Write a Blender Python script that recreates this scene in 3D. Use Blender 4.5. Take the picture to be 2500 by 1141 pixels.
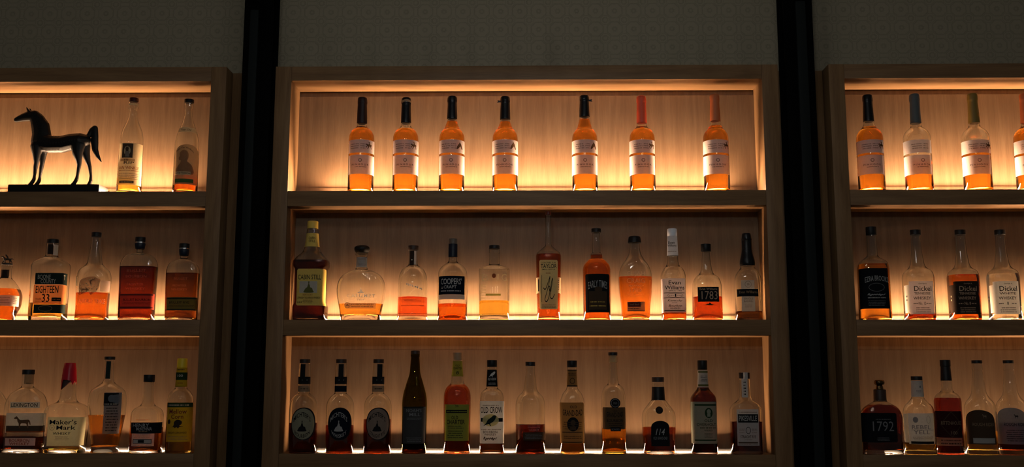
import bpy, bmesh, math, random
from math import sin, cos, pi, sqrt, radians
from mathutils import Vector, Matrix, geometry

for o in list(bpy.data.objects): bpy.data.objects.remove(o)
SC = bpy.context.scene
COL = SC.collection
Z0 = 1.35                                   # camera height above the floor

# ------------------------------------------------------------------ camera
def make_camera():
    f, yaw, pit, rol = 2498.8, -.0173, .1492, .0009
    fw = Vector((sin(yaw)*cos(pit), cos(yaw)*cos(pit), sin(pit)))
    r = Vector((cos(yaw), -sin(yaw), 0)); u = r.cross(fw)
    r2 = r*cos(rol) + u*sin(rol); u2 = -r*sin(rol) + u*cos(rol)
    cd = bpy.data.cameras.new('camera'); cam = bpy.data.objects.new('camera', cd); COL.objects.link(cam)
    cd.sensor_fit = 'HORIZONTAL'; cd.sensor_width = 36.0; cd.lens = 36.0*f/2500; cd.clip_start = .05
    M = Matrix((r2, u2, -fw)).transposed().to_4x4(); M.translation = Vector((0, -3.3734, Z0))
    cam.matrix_world = M
    SC.camera = cam
make_camera()

# ------------------------------------------------------------------ world, exposure, light levels
W = bpy.data.worlds.new('room_ambient'); SC.world = W; W.use_nodes = True
W.node_tree.nodes['Background'].inputs[0].default_value = (1.0, .96, .88, 1)
W.node_tree.nodes['Background'].inputs[1].default_value = .050
SC.view_settings.view_transform = 'Standard'; SC.view_settings.look = 'None'
SC.view_settings.exposure = 0.0; SC.view_settings.gamma = 1.0; SC.view_settings.use_curve_mapping = False
LED_POWER = {1: 2350.0, 2: 4800.0, 3: 1150.0}      # emission of the shelf strips, per shelf
LED_COLOUR = (1.0, .635, .375)
LAMP_POWER = 190.0                           # room pendants behind the camera
BAR_LAMP_POWER = 34.0                       # small tubes over the bar
cy = SC.cycles
cy.use_denoising = True
cy.max_bounces = 24; cy.transmission_bounces = 20; cy.diffuse_bounces = 4; cy.glossy_bounces = 6; cy.transparent_max_bounces = 16
cy.caustics_refractive = True; cy.caustics_reflective = False
cy.sample_clamp_indirect = 12.0; cy.sample_clamp_direct = 0.0; cy.blur_glossy = .5

# ------------------------------------------------------------------ materials
MATS = {}
def nt(name):
    m = bpy.data.materials.new(name); m.use_nodes = True
    t = m.node_tree; t.nodes.clear()
    out = t.nodes.new('ShaderNodeOutputMaterial')
    return m, t, out
def link(t, a, b): t.links.new(a, b)
def principled(name, col, rough=.5, metal=0., noise=0., coat=0., spec=.5):
    m, t, out = nt(name)
    p = t.nodes.new('ShaderNodeBsdfPrincipled')
    p.inputs['Base Color'].default_value = (*col, 1); p.inputs['Roughness'].default_value = rough
    p.inputs['Metallic'].default_value = metal; p.inputs['Specular IOR Level'].default_value = spec
    if coat: p.inputs['Coat Weight'].default_value = coat; p.inputs['Coat Roughness'].default_value = .15
    if noise:
        tc = t.nodes.new('ShaderNodeTexCoord'); n = t.nodes.new('ShaderNodeTexNoise'); n.inputs['Scale'].default_value = 90
        link(t, tc.outputs['Object'], n.inputs['Vector'])
        mr = t.nodes.new('ShaderNodeMapRange'); mr.inputs['To Min'].default_value = max(0, rough-noise); mr.inputs['To Max'].default_value = min(1, rough+noise)
        link(t, n.outputs['Fac'], mr.inputs['Value']); link(t, mr.outputs['Result'], p.inputs['Roughness'])
        b = t.nodes.new('ShaderNodeBump'); b.inputs['Strength'].default_value = .08; b.inputs['Distance'].default_value = .002
        link(t, n.outputs['Fac'], b.inputs['Height']); link(t, b.outputs['Normal'], p.inputs['Normal'])
    link(t, p.outputs[0], out.inputs[0]); MATS[name] = m; return m
def glass(name, col, ior):
    m, t, out = nt(name)
    g = t.nodes.new('ShaderNodeBsdfGlass'); g.inputs['Color'].default_value = (*col, 1); g.inputs['IOR'].default_value = ior; g.inputs['Roughness'].default_value = 0
    link(t, g.outputs[0], out.inputs[0]); MATS[name] = m; return m
def paper(name, col, trans=.45, clear=0.):
    m, t, out = nt(name)
    tc = t.nodes.new('ShaderNodeTexCoord'); n = t.nodes.new('ShaderNodeTexNoise'); n.inputs['Scale'].default_value = 160; n.inputs['Detail'].default_value = 3
    link(t, tc.outputs['Object'], n.inputs['Vector'])
    mx = t.nodes.new('ShaderNodeMix'); mx.data_type = 'RGBA'
    mx.inputs['A'].default_value = (*[c*.88 for c in col], 1); mx.inputs['B'].default_value = (*[min(1, c*1.06) for c in col], 1)
    link(t, n.outputs['Fac'], mx.inputs['Factor'])
    d = t.nodes.new('ShaderNodeBsdfDiffuse'); link(t, mx.outputs['Result'], d.inputs['Color'])
    tr = t.nodes.new('ShaderNodeBsdfTranslucent'); link(t, mx.outputs['Result'], tr.inputs['Color'])
    s = t.nodes.new('ShaderNodeMixShader'); s.inputs[0].default_value = trans
    link(t, d.outputs[0], s.inputs[1]); link(t, tr.outputs[0], s.inputs[2])
    last = s.outputs[0]
    if clear:
        tp = t.nodes.new('ShaderNodeBsdfTransparent'); s2 = t.nodes.new('ShaderNodeMixShader'); s2.inputs[0].default_value = clear
        link(t, last, s2.inputs[1]); link(t, tp.outputs[0], s2.inputs[2]); last = s2.outputs[0]
    link(t, last, out.inputs[0]); MATS[name] = m; return m
def emit(name, col, strength):
    m, t, out = nt(name)
    e = t.nodes.new('ShaderNodeEmission'); e.inputs[0].default_value = (*col, 1); e.inputs[1].default_value = strength
    link(t, e.outputs[0], out.inputs[0]); MATS[name] = m; return m
def wood(name, axis, dark, light, fine=1.0, seed=0., rough=.5):
    """oak: long grain along axis (0=x, 2=z)"""
    m, t, out = nt(name)
    tc = t.nodes.new('ShaderNodeTexCoord')
    geo = t.nodes.new('ShaderNodeNewGeometry')
    mp = t.nodes.new('ShaderNodeMapping')
    sc = [1., 1., 1.]; sc[axis] = .045
    mp.inputs['Scale'].default_value = sc; mp.inputs['Location'].default_value = (seed, seed*1.7, seed*.6)
    link(t, geo.outputs['Position'], mp.inputs['Vector'])
    n1 = t.nodes.new('ShaderNodeTexNoise'); n1.inputs['Scale'].default_value = 42*fine; n1.inputs['Detail'].default_value = 5; n1.inputs['Roughness'].default_value = .72; n1.inputs['Distortion'].default_value = .6
    link(t, mp.outputs[0], n1.inputs['Vector'])
    n2 = t.nodes.new('ShaderNodeTexNoise'); n2.inputs['Scale'].default_value = 380*fine; n2.inputs['Detail'].default_value = 3
    link(t, mp.outputs[0], n2.inputs['Vector'])
    mp2 = t.nodes.new('ShaderNodeMapping'); sc2 = [1., 1., 1.]; sc2[axis] = .12
    mp2.inputs['Scale'].default_value = sc2; link(t, geo.outputs['Position'], mp2.inputs['Vector'])
    wv = t.nodes.new('ShaderNodeTexNoise'); wv.inputs['Scale'].default_value = 7; wv.inputs['Detail'].default_value = 1
    link(t, mp2.outputs[0], wv.inputs['Vector'])
    mu = t.nodes.new('ShaderNodeMath'); mu.operation = 'MULTIPLY'; mu.inputs[1].default_value = 60
    link(t, wv.outputs['Fac'], mu.inputs[0])
    sn = t.nodes.new('ShaderNodeMath'); sn.operation = 'SINE'; link(t, mu.outputs[0], sn.inputs[0])
    a1 = t.nodes.new('ShaderNodeMath'); a1.operation = 'MULTIPLY_ADD'; a1.inputs[1].default_value = .09
    link(t, sn.outputs[0], a1.inputs[0]); link(t, n1.outputs['Fac'], a1.inputs[2])
    a2 = t.nodes.new('ShaderNodeMath'); a2.operation = 'MULTIPLY_ADD'; a2.inputs[1].default_value = .50
    link(t, n2.outputs['Fac'], a2.inputs[0]); link(t, a1.outputs[0], a2.inputs[2])
    rp = t.nodes.new('ShaderNodeValToRGB'); rp.color_ramp.elements[0].position = .42; rp.color_ramp.elements[1].position = 1.0
    rp.color_ramp.elements[0].color = (*dark, 1); rp.color_ramp.elements[1].color = (*light, 1)
    link(t, a2.outputs[0], rp.inputs[0])
    p = t.nodes.new('ShaderNodeBsdfPrincipled'); p.inputs['Roughness'].default_value = rough; p.inputs['Specular IOR Level'].default_value = .25
    link(t, rp.outputs[0], p.inputs['Base Color'])
    bp = t.nodes.new('ShaderNodeBump'); bp.inputs['Strength'].default_value = .12; bp.inputs['Distance'].default_value = .001
    link(t, n2.outputs['Fac'], bp.inputs['Height']); link(t, bp.outputs['Normal'], p.inputs['Normal'])
    link(t, p.outputs[0], out.inputs[0]); MATS[name] = m; return m
def wallpaper():
    m, t, out = nt('wallpaper')
    geo = t.nodes.new('ShaderNodeNewGeometry'); sep = t.nodes.new('ShaderNodeSeparateXYZ'); link(t, geo.outputs['Position'], sep.inputs[0])
    def M(op, a, b=None, c=None):
        n = t.nodes.new('ShaderNodeMath'); n.operation = op
        for i, v in enumerate((a, b, c)):
            if v is None: continue
            if isinstance(v, (int, float)): n.inputs[i].default_value = v
            else: link(t, v, n.inputs[i])
        return n.outputs[0]
    P = .068
    def ring(ox, oz, rad, wid):
        fx = M('SUBTRACT', M('FRACT', M('ADD', M('DIVIDE', sep.outputs[0], P), ox)), .5)
        fz = M('SUBTRACT', M('FRACT', M('ADD', M('DIVIDE', sep.outputs[2], P), oz)), .5)
        ang = M('ARCTAN2', fz, fx)
        d = M('SQRT', M('ADD', M('MULTIPLY', fx, fx), M('MULTIPLY', fz, fz)))
        dd = M('ADD', d, M('MULTIPLY', M('COSINE', M('MULTIPLY', ang, 8.)), .016))
        e = M('ABSOLUTE', M('SUBTRACT', dd, rad))
        return M('SUBTRACT', 1., M('SMOOTH_MIN', 1., M('DIVIDE', e, wid), .2))
    s = M('MAXIMUM', M('MAXIMUM', ring(0, 0, .40, .05), ring(.5, .5, .13, .06)), M('MAXIMUM', ring(0, 0, .10, .07), ring(.5, .5, .26, .03)))
    s = M('MAXIMUM', s, 0.)
    nz = t.nodes.new('ShaderNodeTexNoise'); nz.inputs['Scale'].default_value = 60; link(t, geo.outputs['Position'], nz.inputs['Vector'])
    s2 = M('MULTIPLY', s, M('MULTIPLY_ADD', nz.outputs['Fac'], .9, .1))
    mx = t.nodes.new('ShaderNodeMix'); mx.data_type = 'RGBA'; mx.inputs['A'].default_value = (.235, .205, .140, 1); mx.inputs['B'].default_value = (.140, .122, .083, 1)
    link(t, s2, mx.inputs['Factor'])
    p = t.nodes.new('ShaderNodeBsdfPrincipled'); p.inputs['Roughness'].default_value = .75
    link(t, mx.outputs['Result'], p.inputs['Base Color']); link(t, p.outputs[0], out.inputs[0]); MATS['wallpaper'] = m

OAK_D, OAK_L = (.115, .060, .024), (.205, .118, .053)
wood('oak_back', 2, (.135, .078, .040), (.192, .119, .064), 1.6, 3.1)
wood('oak_stile', 2, OAK_D, OAK_L, 1.2, 7.7)
wood('oak_rail', 0, OAK_D, OAK_L, 1.2, 1.3)
wood('oak_floor', 0, (.03, .02, .012), (.06, .04, .025), .5, 5)
wallpaper()
principled('steel_black', (.0012, .0012, .0012), .7, .0, .1, spec=.03)
principled('steel_rail', (.008, .0105, .0105), .6, .0, .1, spec=.08)
principled('light_block_fin', (.005, .005, .005), .8, spec=.0)  # near-black for the added fin that blocks strip light
principled('light_block_black', (.0008, .0008, .0008), .8, spec=.0)  # black for the added bars that block strip light
principled('aluminium', (.30, .28, .25), .6, 0.)
for i in (1, 2, 3): emit('led_%d' % i, LED_COLOUR, LED_POWER[i])
emit('lamp_glow', (1.0, .98, .94), LAMP_POWER)
principled('bronze_statue', (.006, .005, .0045), .42, .0, .08, spec=.2)
glass('clear', (.965, .97, .955), 1.5)
glass('olive', (.46, .43, .13), 1.5)
for nm, c in dict(gold=(.985, .82, .36), amber=(.93, .61, .20), amber2=(.96, .70, .28), orange=(.95, .54, .19), copper=(.87, .44, .14), red=(.88, .38, .19), redcopper=(.72, .28, .095),
                  brownamber=(.53, .28, .085), darkcopper=(.78, .35, .12), dark=(.49, .165, .055), darkred=(.62, .18, .09), vdark=(.40, .13, .05), water=(.99, .98, .95)).items():
    glass('liq_'+nm, c, 1.36)
for nm, (c, r) in dict(black=((.005, .005, .0055), .45), browncap=((.035, .02, .014), .45), browncap2=((.02, .013, .01), .45), maroon=((.045, .008, .008), .4), oxblood=((.022, .008, .008), .45), blackwax=((.006, .006, .007), .3),
                       coral=((.75, .10, .045), .4), dullorange=((.50, .14, .05), .45), bluegrey=((.085, .094, .098), .45), olive=((.22, .14, .03), .45), redwax=((.42, .008, .02), .3), yellow=((.62, .44, .02), .4), mustard=((.62, .42, .07), .45),
                       navy=((.005, .009, .02), .4), silver=((.4, .4, .4), .3), bronze=((.03, .022, .016), .35), blackwood=((.007, .006, .005), .45), smokecap=((.10, .085, .07), .35), whitecap=((.72, .74, .78), .4), tancap=((.28, .18, .10), .5),
                       darkgold=((.10, .06, .025), .25), cork=((.55, .36, .18), .8)).items():
    principled(nm if nm != 'olive' else 'olivecap', c, r, 1. if nm in ('silver', 'darkgold') else 0., .06, spec=.22)
PAPERS = dict(buff=(.80, .63, .36), buff2=(.74, .54, .22), tan=(.50, .33, .17), tan2=(.36, .26, .17), bone=(.80, .74, .62), smokepaper=(.55, .52, .46), greypaper=(.62, .60, .56), greypaper2=(.66, .66, .64), slate=(.22, .23, .26), paleyellow=(.66, .62, .38), paleyellow2=(.70, .62, .30),
              orange=(.80, .27, .09), pinkpaper=(.84, .76, .74), pinkpaper2=(.80, .68, .66), whitelabel=(.82, .81, .77), whitepaper=(.72, .74, .78), yellowpaper=(.56, .42, .03), mustardpaper=(.66, .48, .12), limepaper=(.24, .27, .045), limepaper2=(.40, .38, .06),
              sagepaper=(.42, .40, .28), sagegreen=(.40, .44, .33), pinkbrown=(.40, .30, .24), browngold=(.26, .15, .055), silverpaper=(.42, .43, .44), darkgreen=(.035, .07, .03), redband=(.62, .10, .06), greenband=(.18, .19, .05))
for nm, c in PAPERS.items(): paper(nm, c, .55)
for nm, c in dict(ink=(.012, .012, .013), inkblack=(.008, .009, .011), inkgreen=(.018, .026, .022), inkbrown=(.03, .02, .015), navyink=(.006, .009, .016), charcoal=(.045, .045, .045), umber=(.055, .035, .022), darkbrownpaper=(.085, .05, .025), maroonblack=(.03, .008, .008), maroonink=(.14, .025, .02),
                  sepia=(.07, .045, .03), sepia2=(.22, .17, .13), rust=(.26, .07, .025), brown=(.12, .065, .035), green=(.06, .11, .035), olivegreen=(.10, .10, .03), slate2=(.17, .17, .18)).items():
    paper(nm, c, .06)
for nm, c in dict(greyprint=(.42, .42, .42), paleprint=(.62, .62, .60), peachprint=(.62, .42, .28), whiteprint2=(.78, .76, .72), goldprint=(.85, .62, .12)).items(): paper(nm, c, .35)
paper('sepiaphoto', (.30, .16, .08), .35); paper('bisonprint', (.26, .12, .07), .45, .30)
paper('buff2', PAPERS['buff2'], .15); paper('limepaper', PAPERS['limepaper'], .2); paper('mustardpaper', PAPERS['mustardpaper'], .2)
paper('pinkclear', (.85, .62, .55), .5, .55); paper('amberclear', (.88, .62, .38), .5, .35); paper('pinkprint', (.85, .50, .42), .5, .25); paper('whiteprint', (.97, .92, .84), .5, .08)
paper('emboss', (.75, .40, .25), .5, .72); paper('emboss2', (.85, .60, .42), .5, .60); paper('etch', (.95, .80, .45), .5, .62)
def mat(n): return MATS[n] if n in MATS else MATS['liq_'+n]

# ------------------------------------------------------------------ mesh helpers
def obj(name, verts, faces, m, parent=None, sharp=38, smooth=True, mats=None):
    me = bpy.data.meshes.new(name); me.from_pydata(verts, [], faces); me.validate()
    return wrap(name, me, m, parent, sharp, smooth)
def wrap(name, me, m, parent=None, sharp=38, smooth=True):
    if m is not None: me.materials.append(mat(m) if isinstance(m, str) else m)
    if smooth and len(me.polygons):
        me.polygons.foreach_set('use_smooth', [True]*len(me.polygons)); me.set_sharp_from_angle(angle=radians(sharp))
    me.update()
    o = bpy.data.objects.new(name, me); COL.objects.link(o)
    if parent: o.parent = parent
    return o
def box(name, x0, x1, y0, y1, z0, z1, m, parent=None, bev=.0015, origin=None):
    bm = bmesh.new(); bmesh.ops.create_cube(bm, size=1)
    ox, oy, oz = origin or (0, 0, 0)
    for v in bm.verts: v.co = Vector(((x0+x1)/2-ox+v.co.x*(x1-x0), (y0+y1)/2-oy+v.co.y*(y1-y0), (z0+z1)/2-oz+v.co.z*(z1-z0)))
    if bev: bmesh.ops.bevel(bm, geom=bm.edges[:], offset=bev, segments=2, affect='EDGES', profile=.6)
    me = bpy.data.meshes.new(name); bm.to_mesh(me); bm.free()
    return wrap(name, me, m, parent, 30)
def empty(name, loc, label=None, cat=None, group=None):
    o = bpy.data.objects.new(name, None); COL.objects.link(o); o.location = loc; o.empty_display_size = .05
    if label: o['label'] = label
    if cat: o['category'] = cat
    if group: o['group'] = group
    return o
def struct(o): o['kind'] = 'structure'; return o
def tag(o, label, cat, group=None):
    o['label'] = label; o['category'] = cat
    if group: o['group'] = group
    return o

# ------------------------------------------------------------------ setting: wall, floor, ceiling
struct(box('floor', -4.2, 4.2, -6.5, .30, -.06, 0, 'oak_floor', bev=0))
struct(box('wall_back', -4.2, 4.2, .1425, .30, 0, 3.3, 'wallpaper', bev=0))

ZT, ZR = 1.0884+Z0, 1.0377+Z0
SHELF = {1: (.6535+Z0, .6014+Z0), 2: (.2202+Z0, .1686+Z0), 3: (-.2143+Z0, -.2655+Z0)}
ZB = -.70+Z0
D = .1325
BAYTOP = {1: ZR, 2: SHELF[1][1], 3: SHELF[2][1]}
TOP_BAND = {1: .019, 2: .032, 3: .043}  # top band of each bay, set back in the upper bays to shade it
LED_Y = {1: .108, 2: .109, 3: .115}
LED_TILT = {1: -52., 2: -42., 3: -10.}        # strips lean away from the back panel
LED_W = {1: .007, 2: .0018, 3: .0032}

def light_strip(t, O, x0, x1, zt, i):
    """aluminium channel with a glowing diffuser on its face"""
    w, h = LED_W[i], .0015; a = radians(LED_TILT[i]); yc = LED_Y[i]
    def rot(y, q): return (yc+y*cos(a)+q*sin(a), q*cos(a)-y*sin(a))
    low = min(rot(y, q)[1] for y in (-w/2, w/2) for q in (0, h+.0005))
    def prism(name, pts, m, par, e):
        V = [(x-O.x, Y-O.y, Zz-O.z) for x in (x0+e, x1-e) for Y, Zz in pts]
        return obj(name, V, [(0, 1, 2, 3)[::-1], (4, 5, 6, 7), (0, 1, 5, 4), (1, 2, 6, 5), (2, 3, 7, 6), (3, 0, 4, 7)], m, par, 30, False)
    zz = zt+.0002-low
    def R4(ya, yb, qa, qb): return [(rot(y, q)[0], zz+rot(y, q)[1]) for y, q in ((ya, qa), (yb, qa), (yb, qb), (ya, qb))]
    s = prism('light_strip', R4(-w/2, w/2, 0, h), 'aluminium', t, 0)
    # the diffuser is cut into short lengths, like the modules of a real strip
    n = 48; V, F = [], []
    for j in range(n+1):
        x = x0+.002+(x1-x0-.004)*j/n
        for y in (-w/2+.0001, w/2-.0001):
            Y, Zz = rot(y, h+.0003); V.append((x-O.x, Y-O.y, zz+Zz-O.z))
    F = [(2*j, 2*j+2, 2*j+3, 2*j+1) for j in range(n)]
    d = obj('diffuser', V, F, 'led_%d' % i, s, 30, False)
    d['label'] = 'glowing warm strip light'
    if i == 2:   # bar added above the strip to keep its light off the upper back panel
        prism('light_block_bar', [(yc-.0025, zt+.0112), (yc+.00015, zt+.0112), (yc+.00015, zt+.0116), (yc-.0025, zt+.0116)], 'light_block_black', s, 0)
    if i == 1:  # bar added here to cut the strip light reaching the bay ceiling
        prism('light_block_bar', [(yc-.0060, zt+.0150), (yc-.0016, zt+.0150), (yc-.0016, zt+.0154), (yc-.0060, zt+.0154)], 'light_block_black', s, 0)
    if i == 3:   # fin added behind the strip to block its light from the lower back panel
        e = yc+w/2*cos(a)+.0001
        prism('light_block_fin', [(e, zt+.0002), (e+.0008, zt+.0002), (e+.0008, zt+.0120), (e, zt+.0120)], 'light_block_fin', s, 0)
def cabinet(xl, xr, wl, wr, label):
    """open display cabinet, xl..xr the clear opening, wl/wr the widths of its posts"""
    t = empty('display_cabinet', ((xl+xr)/2, 0, ZB), label, 'cabinet', 'oak display cabinets')
    O = t.location
    box('side_panel', xl-wl, xl, 0, D+.008, ZB, ZT, 'oak_stile', t, origin=O)
    box('side_panel', xr, xr+wr, 0, D+.008, ZB, ZT, 'oak_stile', t, origin=O)
    box('top_board', xl+.0003, xr-.0003, .0006, D+.0065, ZR, ZT, 'oak_rail', t, origin=O)
    box('bottom_board', xl+.0003, xr-.0003, .0006, D, ZB, ZB+.05, 'oak_rail', t, origin=O)
    box('back_panel', xl, xr, D+.0065, D+.009, ZB+.05, ZR, 'oak_back', t, 0, origin=O)
    for i in (1, 2, 3):
        zt, zb = SHELF[i]
        box('shelf', xl+.0003, xr-.0003, .0006, D+.0065, zb, zt, 'oak_rail', t, origin=O)
        if i == 3: box('back_strip', xl+.0003, xr-.0003, D+.0001, D+.0065, BAYTOP[i]-TOP_BAND[i], BAYTOP[i], 'oak_stile', t, 0, origin=O)
        light_strip(t, O, xl+.10, xr-.10, zt, i)
        box('back_sheet', xl+.0003, xr-.0003, D, D+.0065, zt, BAYTOP[i]-TOP_BAND[i], 'oak_back', t, 0, origin=O)
    return t
WD = 1.604
cabinet(-.8143, .7899, .055, .055, 'oak display cabinet in the middle with full shelves between the two black posts')
cabinet(-1.0909-WD, -1.0909, .055, .0525, 'oak display cabinet on the left holding the horse statue')
cabinet(1.0691, 1.0691+WD, .0525, .055, 'oak display cabinet on the right cut off by the photo edge')
# oak filler boards on the wall between the cabinets
tag(box('filler_board', -1.0384+.0004, -.8693-.0004, .072, .1415, ZB, ZT, 'oak_stile'), 'narrow oak board behind the left black post', 'board')
tag(box('filler_board', .8449+.0004, 1.0166-.0004, .072, .1415, ZB, ZT, 'oak_stile'), 'narrow oak board behind the right black post', 'board')

def post(x0, x1, r0, r1, label, zbr):
    xc = (x0+x1)/2
    t = empty('steel_post', (xc, .03, 0), label, 'post', 'black steel posts')
    O = t.location
    w = x1-x0
    # H-section column: two flanges and a web
    box('flange', x0, x1, -.022, -.012, 0, 3.3, 'steel_black', t, .001, O)
    box('flange', x0, x1, .060, .070, 0, 3.3, 'steel_black', t, .001, O)
    box('web', xc-.006, xc+.006, -.012, .060, 0, 3.3, 'steel_black', t, 0, O)
    box('rail', r0, r1, -.037, -.0222, 0, zbr-.03, 'steel_rail', t, .004, O)
    b = box('bracket', r0+.002, r1-.002, -.05, -.0222, zbr, zbr+.022, 'steel_rail', t, .003, O)
    box('bolt', (r0+r1)/2-.006, (r0+r1)/2+.006, -.055, -.050, zbr+.005, zbr+.017, 'steel_black', b, .002, O)
    return t
post(-.979, -.880, -.955, -.926, 'black steel post between the left and middle cabinets', 2.66)
post(.866, .964, .904, .938, 'black steel post between the middle and right cabinets', 2.68)

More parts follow.
